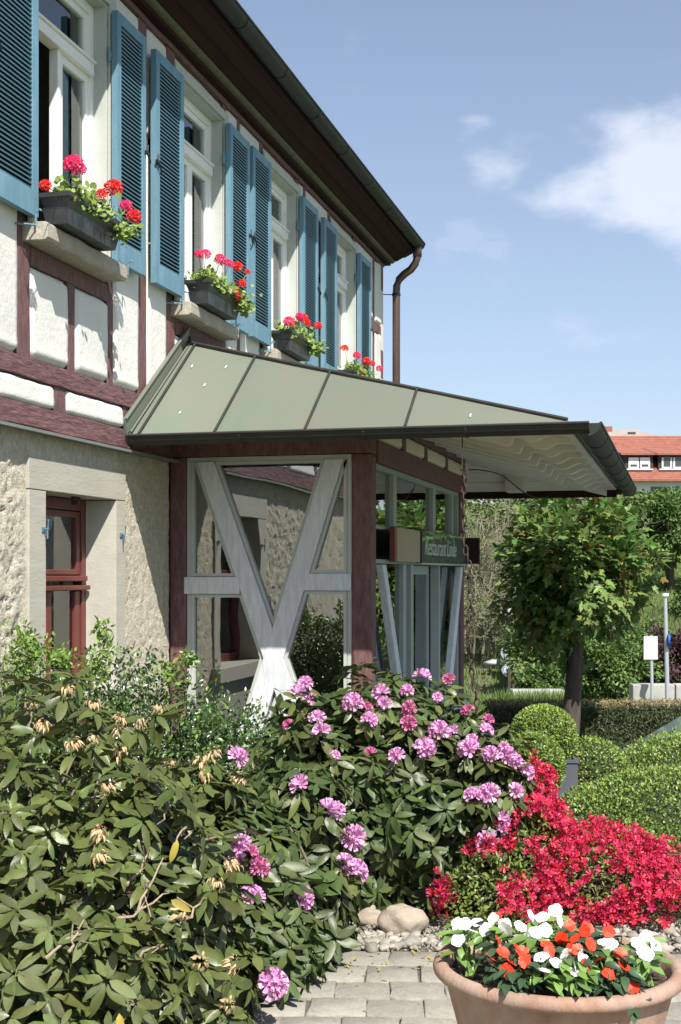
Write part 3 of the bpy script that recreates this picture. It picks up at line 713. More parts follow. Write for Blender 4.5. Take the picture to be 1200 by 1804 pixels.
# sandstone surround
ss = lambda name, m: hp(name, m, m_sand, bevel=.004)
ss('lintel_stone', MB().box(-.30, .006, 6.595, 7.905, 2.12, 2.302))
ss('jamb_stone', MB().box(-.30, .005, 6.6, 6.80, .92, 2.116))
ss('jamb_stone', MB().add([(-.30, 7.62, .92), (-.18, 7.72, .92), (.003, 7.76, .92), (.005, 7.90, .92), (-.30, 7.90, .92), (-.30, 7.62, 2.116), (-.18, 7.72, 2.116), (.003, 7.76, 2.116), (.005, 7.90, 2.116), (-.30, 7.90, 2.116)],
                         [(0, 1, 6, 5), (1, 2, 7, 6), (2, 3, 8, 7), (3, 4, 9, 8), (4, 0, 5, 9), (0, 4, 3, 2, 1), (5, 6, 7, 8, 9)]))
ss('sill_stone', MB().box(-.30, .06, 6.56, 7.94, .80, .918))
rw = hp('window', MB().box(-.25, -.185, 6.80, 6.86, .92, 2.116).box(-.25, -.185, 7.655, 7.725, .92, 2.116).box(-.249, -.186, 6.86, 7.655, 2.045, 2.115).box(-.249, -.186, 6.86, 7.655, .92, .98), m_redwin, bevel=.005)
obj('transom', MB().box(-.25, -.16, 6.86, 7.69, 1.60, 1.635).box(-.24, -.145, 6.86, 7.70, 1.545, 1.575), m_redwin, rw, bevel=.006)
obj('casement', MB().box(-.235, -.195, 7.58, 7.652, .985, 1.54).box(-.235, -.195, 7.60, 7.652, 1.64, 2.04).box(-.235, -.195, 7.20, 7.26, .985, 1.54).box(-.235, -.196, 6.865, 7.60, 1.64, 1.675).box(-.235, -.196, 6.865, 7.60, 2.0, 2.04), m_redwin, rw, bevel=.005)
obj('pane', MB().box(-.222, -.216, 6.87, 7.64, .99, 1.54), m_glass, rw); obj('pane', MB().box(-.222, -.216, 6.87, 7.64, 1.66, 2.03), m_glass, rw)
c_ = MB(); n = 60
for i in range(n + 1):
    yq = 6.83 + .86 * i / n; xq = -.33 + .016 * math.sin(i * 1.1) + .008 * math.sin(i * .37); c_.v += [(xq, yq, .9), (xq, yq, 2.12)]
for i in range(n): c_.f.append((2 * i, 2 * i + 2, 2 * i + 3, 2 * i + 1))
obj('curtain', c_, m_tancurt, rw, smooth=True)
obj('window_latch', MB().box(-.10, -.085, 7.33, 7.43, 2.095, 2.118).box(-.12, -.08, 7.37, 7.39, 2.07, 2.10), m_rust, rw)
for y in (6.765, 7.83):
    hp('shutter_pin', MB().tube([(0, y, 1.90), (.035, y, 1.90), (.037, y, 1.955)], .006, 6).box(.0, .012, y - .02, y + .02, 1.885, 1.91).tube([(.03, y, 1.90), (.032, y, 1.845)], .005, 6), m_hook)

# ================================================================== GLAZED PORCH
PS, PF, PE = 8.70, 1.46, 12.64      # side face y, front face x, far end y
porch = empty('entrance_porch', (.9, 10.6, 0), 'glazed timber entrance porch with grey white cross braces and green copper roof', 'porch')
def pp(name, mb, mat, **k): return obj(name, mb, mat, porch, **k)
pp('plinth', MB().box(0.02, PF - .01, PS + .02, PE, -.9, .40), m_cream)
pp('threshold', MB().box(0.0, PF + .05, PS - .05, PE + .02, .40, .45), m_casing, bevel=.006)
pp('floor', MB().box(.02, PF - .06, PS + .08, PE - .05, .451, .47), m_dark)
pp('corner_post', MB().box(1.318, PF, PS, PS + .15, .45, 2.47), m_timber, bevel=.018)
pp('corner_post', MB().box(1.318, PF, PE - .15, PE, .45, 2.42), m_timber, bevel=.018)
pp('wall_post', MB().box(-.01, .11, PS, PS + .14, .45, 2.47), m_timber, bevel=.01)
pp('side_beam', MB().box(-.01, PF - .001, PS, PS + .16, 2.472, 2.59), m_timber, bevel=.006)
pp('front_beam', MB().box(1.30, PF + .012, PS + .161, PE, 2.421, 2.575), m_timber, bevel=.006)
pp('front_beam', MB().box(1.30, PF + .010, PS + .01, PE, 2.705, 2.86), m_timber, bevel=.006)
pp('side_beam', MB().box(0, 1.29, PS + .01, PS + .14, 2.595, 3.0), m_darkwood)
pp('side_beam', MB().box(0, 1.29, PE - .14, PE, 2.41, 2.86), m_timber)
bl = [8.71, 9.72, 10.60, 11.59, 12.54]
for y in bl: pp('short_post', MB().box(1.33, PF + .006, y, y + .12, 2.576, 2.704), m_timber, bevel=.005)
for a, b in zip(bl[:-1], bl[1:]):
    m = MB(); 
    for j in range(9):
        for i in range(15):
            u, v = i / 14, j / 8; e_ = min(u, 1 - u) * (b - a - .12); e2 = min(v, 1 - v) * .128; q = min(e_, e2)
            m.v.append((PF - .02 + .03 * min(1, q / .025) ** .5, a + .12 + (b - a - .12) * u, 2.576 + .128 * v))
    for j in range(8):
        for i in range(14): k = j * 15 + i; m.f.append((k, k + 1, k + 16, k + 15))
    pp('plaster_panel', m, m_cream, smooth=True)
# side face: frame, cross brace, panes ---------------------------------
SY = PS + .02
fr = MB().box(.112, .145, SY, SY + .07, .452, 2.468).box(1.283, 1.316, SY, SY + .07, .452, 2.468).box(.145, 1.283, SY + .001, SY + .069, 2.435, 2.468).box(.145, 1.283, SY + .001, SY + .069, .452, .50)
pp('window_frame', fr, m_casing, bevel=.003)
def lerp(a, b, t): return a + (b - a) * t
def slanted(x0a, x0b, x1a, x1b, zt, zb, y0, y1):
    m = MB(); return m.add([(x0a, y0, zt), (x0b, y0, zt), (x1b, y0, zb), (x1a, y0, zb), (x0a, y1, zt), (x0b, y1, zt), (x1b, y1, zb), (x1a, y1, zb)], [(0, 3, 2, 1), (4, 5, 6, 7), (0, 1, 5, 4), (1, 2, 6, 5), (2, 3, 7, 6), (3, 0, 4, 7)])
ZT, ZB = 2.434, .50
# right-leaning brace in front, left brace behind
def xr(z): return (lerp(.505, 1.128, (z - ZB) / (ZT - ZB)), lerp(.655, 1.262, (z - ZB) / (ZT - ZB)))
def xl(z): return (lerp(.885, .190, (z - ZB) / (ZT - ZB)), lerp(1.035, .322, (z - ZB) / (ZT - ZB)))
pp('cross_brace', slanted(xr(ZT)[0], xr(ZT)[1], xr(ZB)[0], xr(ZB)[1], ZT, ZB, SY - .025, SY + .05), m_brace, bevel=.006)
pp('cross_brace', slanted(xl(ZT)[0], xl(ZT)[1], xl(ZB)[0], xl(ZB)[1], ZT, ZB, SY - .022, SY + .045), m_brace, bevel=.006)
pp('cross_rail', MB().box(.10, xl(1.57)[0] + .012, SY - .030, SY + .05, 1.505, 1.625), m_brace, bevel=.006)
pp('cross_rail', MB().box(xr(1.59)[1] - .03, 1.315, SY - .021, SY + .05, 1.530, 1.650), m_brace, bevel=.006)
def bead(pts, name='glazing_bead', y=SY - .004, w_=.022, mat=None):
    """thin moulding round one pane; pts run round the opening in x,z"""
    m = MB(); n = len(pts); cxm = sum(p[0] for p in pts) / n; czm = sum(p[1] for p in pts) / n
    def inset(w2):
        res = []
        for i in range(n):
            p0, p1, p2 = Vector(pts[i - 1]), Vector(pts[i]), Vector(pts[(i + 1) % n])
            d1 = (p1 - p0).normalized(); d2 = (p2 - p1).normalized(); n1 = Vector((-d1.y, d1.x)); n2 = Vector((-d2.y, d2.x))
            if n1.dot(Vector((cxm, czm)) - p1) < 0: n1 = -n1
            if n2.dot(Vector((cxm, czm)) - p1) < 0: n2 = -n2
            bs = n1 + n2; bs.normalize(); k = w2 / max(.35, bs.dot(n1)); res.append(p1 + bs * k)
        return res
    ins = inset(w_)
    for lay in (y, y + .05):
        m.v += [(p[0], lay, p[1]) for p in pts] + [(p.x, lay, p.y) for p in ins]
    for i in range(n):
        j = (i + 1) % n; m.f += [(i, j, n + j, n + i), (2 * n + i, 3 * n + i, 3 * n + j, 2 * n + j), (n + i, n + j, 3 * n + j, 3 * n + i), (i, 2 * n + i, 2 * n + j, j)]
    pp(name, m, mat or m_casing)
    g_ = MB(); yg = y + .03
    q = [(p.x, p.y) for p in inset(w_ * .6)]
    g_.prism([(a, b) for a, b in q], 1, yg, yg + .006); pp('pane', g_, m_glassP)
e_ = .003
def X1(z): return xl(z)[0] - e_
def X2(z): return xl(z)[1] + e_
def X3(z): return xr(z)[0] - e_
def X4(z): return xr(z)[1] + e_
zc = 1.27; 
for _ in range(40):
    if X2(zc) > X3(zc): zc += .005
zlo = .6
for zz in np.arange(.5, 1.6, .005):
    if X1(zz) > X3(zz): zlo = zz; break_z = zz
zl_ = [z for z in np.arange(.5, 1.8, .005) if X1(z) <= X3(z)]; zcross1 = min(zl_) if zl_ else 1.0      # left opening apex
zr_ = [z for z in np.arange(.5, 1.8, .005) if X2(z) <= X4(z)]; zcross2 = min(zr_) if zr_ else 1.0
zb_ = [z for z in np.arange(.5, 1.8, .005) if X1(z) > X4(z)]; zcb = max(zb_) if zb_ else .8
bead([(.147, ZT), (X1(ZT), ZT), (X1(1.628), 1.628), (.147, 1.628)])
bead([(X2(ZT), ZT), (X3(ZT), ZT), (X3(zc), zc)])
bead([(X4(ZT), ZT), (1.281, ZT), (1.281, 1.653), (X4(1.653), 1.653)])
bead([(.147, 1.502), (X1(1.502), 1.502), (X1(zcross1), zcross1), (X3(.502), .502), (.147, .502)])
bead([(1.281, 1.527), (1.281, .502), (X2(.502), .502), (X2(zcross2), zcross2), (X4(1.527), 1.527)])
if zcb > .62: bead([(X4(.502), .502), (X1(.502), .502), (X1(zcb - .02), zcb - .02)])
# front face ----------------------------------------------------------------
FXm = PF - .03
mull = [(8.86, 8.91), (9.53, 9.63), (10.30, 10.40), (11.44, 11.52), (12.30, 12.36)]
m_gg = M('grey_green_frame', (.30, .335, .31), .55, .08, 8)
for a, b in [(8.855, 8.93), (9.55, 9.66), (11.15, 11.27), (12.12, 12.20), (12.44, 12.488)]:
    pp('mullion', MB().box(FXm - .08, FXm, a, b, 1.985, 2.42), m_gg, bevel=.004)
for a, b in [(8.855, 8.93), (9.90, 10.02), (10.20, 10.30), (11.44, 11.50), (12.44, 12.488)]:
    pp('mullion', MB().box(FXm - .08, FXm, a, b, .452, 1.72), m_gg, bevel=.004)
pp('transom', MB().box(FXm - .085, FXm + .012, 8.86, 12.49, 1.72, 1.75).box(FXm - .085, FXm + .006, 8.86, 12.49, 1.965, 1.985), m_gg, bevel=.004)
pp('pane', MB().box(FXm - .04, FXm - .034, 8.93, 12.44, 1.752, 1.963), m_glassP)
pp('head_frame', MB().box(FXm - .079, FXm + .004, 8.93, 12.44, 2.385, 2.42), m_gg, bevel=.003)
for a, b in [(8.93, 9.55), (9.66, 11.15), (11.27, 12.12), (12.20, 12.44)]: pp('pane', MB().box(FXm - .04, FXm - .034, a, b, 1.985, 2.386), m_glassP)
for a, b in [(8.93, 9.90), (10.02, 10.20), (11.50, 12.44)]: pp('pane', MB().box(FXm - .04, FXm - .034, a, b, .46, 1.72), m_glassP)
dr = pp('sliding_door', MB().box(FXm - .13, FXm - .09, 10.30, 10.36, .47, 1.715).box(FXm - .13, FXm - .09, 11.38, 11.44, .47, 1.715).box(FXm - .129, FXm - .091, 10.36, 11.38, 1.64, 1.715).box(FXm - .129, FXm - .091, 10.36, 11.38, .47, .58), m_gg, bevel=.003)
obj('pane', MB().box(FXm - .113, FXm - .107, 10.36, 11.38, .58, 1.64), m_glassP, dr)
def fbrace(y0a, y0b, y1a, y1b, zt, zb): return MB().add([(FXm + .001, y0a, zt), (FXm + .001, y0b, zt), (FXm + .001, y1b, zb), (FXm + .001, y1a, zb), (FXm + .055, y0a, zt), (FXm + .055, y0b, zt), (FXm + .055, y1b, zb), (FXm + .055, y1a, zb)], [(0, 3, 2, 1), (4, 5, 6, 7), (0, 1, 5, 4), (1, 2, 6, 5), (2, 3, 7, 6), (3, 0, 4, 7)])
pp('cross_brace', fbrace(8.94, 9.05, 9.72, 9.86, 1.71, .46), m_brace, bevel=.005)
pp('cross_brace', fbrace(12.30, 12.43, 11.52, 11.72, 1.71, .46), m_brace, bevel=.005)
# interior
pp('dark_back_wall', MB().box(.03, .06, PS + .2, PE - .2, .47, 2.58), m_dark); pp('ceiling', MB().box(.03, PF - .2, PS + .18, PE - .15, 2.60, 2.64), m_soffit)  # back wall coloured near-black in place of the unlit opening to the house
pp('inner_door', MB().box(.061, .09, 9.6, 10.5, .47, 2.2), M('brown_inner_door', (.10, .05, .03), .5, .2, 5, stretch=(1, 1, .2)))
c_ = MB(); n = 40
for i in range(n + 1):
    q = i / n; c_.v += [(.17 + .34 * q, PS + .16 + .02 * math.sin(i * 1.2), .5), (.17 + .34 * q, PS + .16 + .02 * math.sin(i * 1.2), 2.43)]
for i in range(n): c_.f.append((2 * i, 2 * i + 2, 2 * i + 3, 2 * i + 1))
#pp('curtain', c_, m_tancurt, smooth=True)
pp('back_post', MB().box(.06, .14, PE - .2, PE - .1, .47, 2.5), m_timber)
pp('end_wall', MB().box(.06, PF - .16, PE - .08, PE - .03, .45, 2.41), m_room)
# signs on the front
sb = empty('box_sign', (PF + .08, 9.8, 1.73), 'brown box sign with red end and blank beige face', 'sign')
obj('sign_panel', MB().box(PF + .012, PF + .05, 9.30, 10.16, 1.735, 1.985), m_beige, sb, bevel=.004)
obj('end_panel', MB().box(PF + .010, PF + .051, 9.22, 9.299, 1.733, 1.987), M('dark_red_panel', (.16, .03, .02), .5, .1, 5), sb, bevel=.003)
obj('end_panel', MB().box(PF + .010, PF + .051, 10.161, 10.24, 1.733, 1.987), m_darkwood, sb, bevel=.003)
sg = empty('glass_sign', (PF + .08, 11.4, 1.73), 'etched clear glass restaurant sign hung across the porch front', 'sign')
obj('glass_plate', MB().box(PF + .030, PF + .042, 10.26, 12.45, 1.735, 1.995), m_glassS, sg)
obj('edge_strip', MB().box(PF + .026, PF + .046, 10.26, 12.45, 1.722, 1.734), m_etch, sg)
def txt(s, x, y, z, size, mat, parent, name):
    cu = bpy.data.curves.new(name, 'FONT'); cu.body = s; cu.size = size; cu.extrude = .0015; cu.shear = .25; cu.space_character = .95; cu.materials.append(mat)
    cu.align_x = 'LEFT'; ob = bpy.data.objects.new(name, cu); COL.objects.link(ob); ob.parent = parent; ob.matrix_parent_inverse = Matrix.Translation(-parent.location)
    ob.location = (x, y, z); ob.rotation_euler = (math.pi / 2, 0, math.pi / 2); return ob
t_ = txt('Restaurant Linde', PF + .0445, 10.38, 1.80, .21, m_etch, sg, 'lettering'); t_.scale = (1.12, 1, 1)
bpy.context.view_layer.update()
tm = bpy.data.meshes.new_from_object(t_.evaluated_get(bpy.context.evaluated_depsgraph_get())); tm.materials.clear(); tm.materials.append(m_etch)
t2 = bpy.data.objects.new('lettering', tm); t2.matrix_world = t_.matrix_basis; bpy.data.objects.remove(t_); COL.objects.link(t2); t2.parent = sg; t2.matrix_parent_inverse = Matrix.Translation(-sg.location)
obj('sign_bracket', MB().box(PF + .013, PF + .16, 12.50, 12.60, 1.74, 1.99), m_darkwood, sg)
# canopy: hipped copper skirt ------------------------------------------------
EX, EY0, EY1, EZ = 2.90, 7.90, 13.98, 2.545
TZ, TY = 3.324, 1.058
def hip(x): s = x / EX; return (EY0 + TY * (1 - s), EZ + (TZ - EZ) * (1 - s))
seams = [0.10, .62, 1.22, 1.86, EX]
def slopeplate(q, thick=.012):
    n = len(q); a, b, c2 = Vector(q[0]), Vector(q[1]), Vector(q[2]); nn = (b - a).cross(c2 - a).normalized()
    if nn.z < 0: nn = -nn
    m = MB(); m.v = [tuple(p) for p in q] + [tuple(Vector(p) - nn * thick) for p in q]
    m.f = [tuple(range(n)), tuple(range(2 * n - 1, n - 1, -1))] + [(i, n + i, n + (i + 1) % n, (i + 1) % n) for i in range(n)]
    return m
for a, b in zip([0.0] + seams[:-1], seams):
    ya, za = hip(a); yb, zb2 = hip(b)
    # subdivided panel, a little cushioned as real sheet is
    m = MB(); nu, nv = 8, 8; sd = random.uniform(0, 50)
    for j in range(nv + 1):
        for i in range(nu + 1):
            u, v = i / nu, j / nv; x = lerp(a, b, u); yt, zt_ = hip(x); y = lerp(EY0, yt, v); z = lerp(EZ, zt_, v)
            z += .006 * noise.noise(Vector((x * 2.2, y * 3, sd))) * min(1, 6 * min(u, 1 - u) + .2)
            m.v.append((x, y, z))
    for j in range(nv):
        for i in range(nu): k = j * (nu + 1) + i; m.f.append((k, k + 1, k + nu + 2, k + nu + 1))
    p_ = pp('copper_panel', m, m_copper, smooth=True)
    if b < EX - .1:
        s_ = pp('standing_seam', MB().tube([(b, EY0 - .012, EZ + .006), (b, yb, zb2 + .018)], .009, 6), m_gutter)
sp_ = MB()
for (sx, sv) in [(.18, .75), (.36, .55), (.44, .80), (.30, .22), (2.25, .35)]:
    yt_, zt_ = hip(sx); yq, zq = lerp(EY0, yt_, sv), lerp(EZ, zt_, sv) + .012; sl_ = (zt_ - EZ) / (yt_ - EY0)
    pts = [(sx + .005 * math.cos(t) * random.uniform(.6, 1.2), yq + .020 * math.sin(t) * random.uniform(.6, 1.2)) for t in np.linspace(0, 5.5, 8)]
    sp_.add([(a_, b_, zq + (b_ - yq) * sl_) for a_, b_ in pts], [tuple(range(8))])
pp('bird_droppings', sp_, m_white)
pp('wall_flashing', MB().add([(.03, EY0 - .03, EZ + .0), (.03, EY0 + TY, TZ), (.03, EY0 + TY + .02, TZ + .12), (.03, EY0 - .06, EZ + .10), (.012, EY0 - .03, EZ), (.012, EY0 + TY, TZ), (.012, EY0 + TY + .02, TZ + .12), (.012, EY0 - .06, EZ + .10)],
   [(0, 1, 2, 3), (7, 6, 5, 4), (0, 3, 7, 4), (3, 2, 6, 7), (0, 4, 5, 1), (1, 5, 6, 2)]).tube([(.036, EY0 - .06, EZ + .10), (.036, EY0 + TY + .02, TZ + .12)], .008, 6).tube([(.05, EY0 - .02, EZ + .02), (.05, EY0 + TY, TZ + .012)], .007, 6), m_copper)
# front slope panels, far hip
nP = 10
for i in range(nP):
    a, b = EY0 + (EY1 - EY0) * i / nP, EY0 + (EY1 - EY0) * (i + 1) / nP
    def xa(y): # hip limits: from the eave x=EX inward
        d = min(y - EY0, EY1 - y); return max(0, EX * (1 - d / TY)) if d < TY else 0
    pts = [(EX, a), (EX, b)]
    ins = [b] + ([EY0 + TY] if a < EY0 + TY < b else []) + ([EY1 - TY] if a < EY1 - TY < b else []) + [a]
    if a < EY1 - TY < b: ins = [b, EY1 - TY, a]
    q = [(EX, a, EZ), (EX, b, EZ)] + [(xa(y), y, EZ + (TZ - EZ) * (1 - xa(y) / EX)) for y in ins]
    pp('copper_panel', slopeplate(q, .01), m_copper)
    if i: pp('standing_seam', MB().tube([(EX, a, EZ + .006), (xa(a), a, EZ + (TZ - EZ) * (1 - xa(a) / EX) + .012)], .009, 6), m_gutter)
pp('copper_panel', slopeplate([(0, EY1, EZ), (EX, EY1, EZ), (0, EY1 - TY, TZ)], .01), m_copper)
pp('hip_cap', MB().tube([(0, EY0 + TY, TZ + .012), (EX - .06, EY0 + .03, EZ + .022)], .016, 6), m_gutter)
pp('hip_cap', MB().tube([(0, EY1 - TY, TZ + .012), (EX - .06, EY1 - .03, EZ + .022)], .016, 6), m_gutter)
pp('top_flashing', MB().box(.012, .05, EY0 + TY, EY1 - TY, TZ, TZ + .05), m_gutter)
# soffit boards under the front slope
SL_ = (TZ - EZ) / EX
def zs(x): return EZ + SL_ * (EX - x)
for k in range(13):
    x1 = EX - .06 - k * .115; x0 = x1 - .108
    if x0 < 1.30: x0 = 1.30
    d = TY * (1 - x0 / EX)
    ya, yb = EY0 + TY * (1 - x1 / EX) + .05, EY1 - TY * (1 - x1 / EX) - .05
    m = MB(); m.add([(x0, ya, zs(x0) - .035), (x1, ya, zs(x1) - .035), (x1, yb, zs(x1) - .035), (x0, yb, zs(x0) - .035), (x0, ya, zs(x0) - .018), (x1, ya, zs(x1) - .018), (x1, yb, zs(x1) - .018), (x0, yb, zs(x0) - .018)], [(0, 1, 2, 3), (7, 6, 5, 4), (0, 4, 5, 1), (1, 5, 6, 2), (2, 6, 7, 3), (3, 7, 4, 0)])
    pp('soffit_board', m, m_soffit)
# under the two hips: level boards
for k in range(8):
    f0, f1 = k / 8 + .006, (k + 1) / 8 - .006
    for (e0, sgn) in ((EY0, 1), (EY1, -1)):
        y0_, z0_ = e0 + sgn * TY * f0, EZ + (TZ - EZ) * f0; y1_, z1_ = e0 + sgn * TY * f1, EZ + (TZ - EZ) * f1
        xa_, xb_ = EX * (1 - f0) - .04, EX * (1 - f1) - .04
        if xb_ < .05: continue
        yo = sgn * .03
        m = MB(); m.add([(.04, y0_ + yo, z0_ - .03), (xa_, y0_ + yo, z0_ - .03), (xb_, y1_ + yo, z1_ - .03), (.04, y1_ + yo, z1_ - .03), (.04, y0_ + yo, z0_ - .012), (xa_, y0_ + yo, z0_ - .012), (xb_, y1_ + yo, z1_ - .012), (.04, y1_ + yo, z1_ - .012)], [(0, 1, 2, 3), (7, 6, 5, 4), (0, 4, 5, 1), (1, 5, 6, 2), (2, 6, 7, 3), (3, 7, 4, 0)])
        pp('soffit_board', m, m_soffit)
# rafters with carved tails
def rafter(y, x_start=1.40):
    d = min(y - EY0, EY1 - y)
    xs_ = max(x_start, EX * (1 - d / TY) + .05) if d < TY else x_start
    L_ = 2.78; prof = []; top = -.036
    def pt(x, dep): return (x, zs(x) + top - dep)
    prof = [pt(xs_, 0), pt(xs_, .15)]
    body_end = L_ - .42
    if xs_ < body_end: prof.append(pt(body_end, .15))
    # carved: step back, belly, then thin nose
    for (dx, dp) in [(.03, .14), (.045, .11), (.05, .080), (.085, .072), (.12, .082), (.16, .106), (.20, .120), (.24, .118), (.28, .098), (.315, .068), (.345, .048), (.38, .038), (.42, .036)]:
        if body_end + dx > xs_: prof.append(pt(body_end + dx, dp))
    prof.append(pt(L_, 0))
    m = MB(); n = len(prof); m.v = [(p[0], y - .04, p[1]) for p in prof] + [(p[0], y + .04, p[1]) for p in prof]
    m.f = [tuple(range(n - 1, -1, -1)), tuple(range(n, 2 * n))] + [(i, (i + 1) % n, n + (i + 1) % n, n + i) for i in range(n)]
    pp('rafter', m, m_soffit, bevel=.003)
for y in np.arange(8.25, 13.8, .56): rafter(float(y))
pp('hip_rafter', MB().add([(1.30, EY1 - TY * (1 - 1.3 / EX) - .05, zs(1.3) - .16), (2.75, EY1 - .07, zs(2.75) - .13), (2.75, EY1 - .0, zs(2.75) - .13), (1.30, EY1 - TY * (1 - 1.3 / EX) + .03, zs(1.3) - .16), (1.30, EY1 - TY * (1 - 1.3 / EX) - .05, zs(1.3) - .04), (2.75, EY1 - .07, zs(2.75) - .04), (2.75, EY1 - .0, zs(2.75) - .04), (1.30, EY1 - TY * (1 - 1.3 / EX) + .03, zs(1.3) - .04)], [(0, 3, 2, 1), (4, 5, 6, 7), (0, 1, 5, 4), (1, 2, 6, 5), (2, 3, 7, 6), (3, 0, 4, 7)]), m_soffit)
pp('tie_block', MB().box(1.72, 1.92, EY1 - .30, EY1 - .05, 2.50, 2.72), m_soffit, bevel=.01)
# canopy gutters: side (along x), front (along y), far side
def half_pipe_x(x0, x1, cy, cz, r, sgn=-1):
    m = MB(); n = 10; pts = [(cy + r * math.cos(math.pi + math.pi * k / n), cz + r * math.sin(math.pi + math.pi * k / n)) for k in range(n + 1)] + [(cy + (r - .006) * math.cos(math.pi + math.pi * k / n), cz + (r - .006) * math.sin(math.pi + math.pi * k / n)) for k in range(n, -1, -1)]
    m.prism(pts, 0, x0, x1); m.tube([(x0, cy + sgn * r, cz), (x1, cy + sgn * r, cz)], .009, 8); return m
CG = .062; cz_ = EZ - .012
gx = [.06, .82, 1.62, 2.25, EX + .08]
for a, b in zip(gx[:-1], gx[1:]):
    s_ = pp('gutter_length', half_pipe_x(a, b, EY0 - .05, cz_, CG), m_gutter)
    rg = MB(); n = 10; pts = [(EY0 - .05 + (CG + .004) * math.cos(math.pi + math.pi * k / n), cz_ + (CG + .004) * math.sin(math.pi + math.pi * k / n)) for k in range(n + 1)] + [(EY0 - .05 + (CG + .0005) * math.cos(math.pi + math.pi * k / n), cz_ + (CG + .0005) * math.sin(math.pi + math.pi * k / n)) for k in range(n, -1, -1)]
    rg.prism(pts, 0, a - .008, a + .008); obj('joint_ring', rg, m_gutter, s_)
pp('gutter_end', MB().prism([(EY0 - .05 + CG * math.cos(math.pi + math.pi * k / 10), cz_ + CG * math.sin(math.pi + math.pi * k / 10)) for k in range(11)], 0, .05, .059), m_gutter)
gy = np.linspace(EY0 - .06, EY1 + .1, 9)
for a, b in zip(gy[:-1], gy[1:]):
    s_ = pp('gutter_length', half_pipe(a, b, EX + .07, cz_, CG + .012), m_gutter)
    obj('joint_ring', ring(b - .02, EX + .07, cz_, CG + .012, .016), m_iron, s_); 
pp('gutter_end', MB().prism([(EX + .07 + (CG + .012) * math.cos(math.pi + math.pi * k / 10), cz_ + (CG + .012) * math.sin(math.pi + math.pi * k / 10)) for k in range(11)], 1, EY0 - .07, EY0 - .061), m_gutter)
pp('gutter_end', MB().prism([(EX + .07 + (CG + .012) * math.cos(math.pi + math.pi * k / 10), cz_ + (CG + .012) * math.sin(math.pi + math.pi * k / 10)) for k in range(11)], 1, EY1 + .101, EY1 + .11), m_gutter)
pp('gutter_length', half_pipe_x(.06, EX, EY1 + .05, cz_, CG, 1), m_gutter)
pp('fascia_board', MB().box(.05, EX - .05, EY1 - .035, EY1 - .012, EZ - .10, EZ - .015), m_darkwood)
pp('fascia_board', MB().box(.05, 2.0, EY0 + .012, EY0 + .03, EZ - .06, EZ - .015), m_darkwood)
# loose cable under the soffit, rain chain
cb = MB(); A = Vector((1.50, 12.2, 2.62)); pts = []
for k in range(14):
    s = k / 13; p = A.lerp(Vector((2.2, 13.6, 2.50)), s); p.z += .05 * math.sin(s * math.pi * 1.6) - .20 * math.sin(math.pi * s) * (s > .45) * (s - .45) * 1.6; pts.append(p)
o = obj('cable', cb.tube(pts, .006, 6), m_iron); tag(o, 'thin black cable drooping below the far end of the canopy soffit', 'cable')
ch = empty('rain_chain', (2.22, 7.86, 0.0), 'rusty rain chain hanging from the canopy gutter past the porch', 'chain')
m = MB(); z = 2.47; k = 0
while z > .02:
    n = 10; a0 = (k % 2) * math.pi / 2 + .3 * math.sin(k); wx = .012 * math.sin(z * 9) + .006 * math.sin(z * 23) + .05 * (2.3 - z)
    if z > 2.30:   # thin wire first
        m.tube([(2.22, 7.86, z + .03), (2.22, 7.86, z - .03)], .004, 5); z -= .055; k += 1; continue
    pts = [(2.22 + wx + .0145 * math.sin(2 * math.pi * i / n) * math.cos(a0), 7.86 + .0145 * math.sin(2 * math.pi * i / n) * math.sin(a0), z + .030 * math.cos(2 * math.pi * i / n)) for i in range(n + 1)]
    m.tube(pts, .0055, 5, False); z -= .046; k += 1
o = obj('chain_links', m, m_rust, ch)

# ================================================================== PLANTS
def ell_hit(lobes, px, py):
    """nearest point where the view line meets the shrub's outer shape (camera frame ellipsoids)"""
    d = np.array([(px - 600) / FOC, 1, (HOR - py) / FOC]); best = None
    for (c, r) in lobes:
        c = np.array(c); r = np.array(r); oo = (np.array([0, 0, CZ]) - c) / r; dd = d / r
        A = dd @ dd; B = 2 * oo @ dd; C_ = oo @ oo - 1; q = B * B - 4 * A * C_
        if q < 0:
            t = -B / (2 * A); miss = math.sqrt(max(0, (oo + dd * t) @ (oo + dd * t))) - 1; key = (1, miss)
        else: t = (-B - math.sqrt(q)) / (2 * A); key = (0, t)
        p = np.array([0, 0, CZ]) + d * t; nn = (p - c) / r ** 2; nn /= np.linalg.norm(nn)
        if best is None or key < best[0]: best = (key, p, nn)
    return best[1], best[2]
ROT = np.array([[CA, -SA, 0], [SA, CA, 0], [0, 0, 1.]])
def c2w(p): p = np.asarray(p); return p @ ROT.T + np.array([CX, 0, 0])
def d2w(d): return np.asarray(d) @ ROT.T
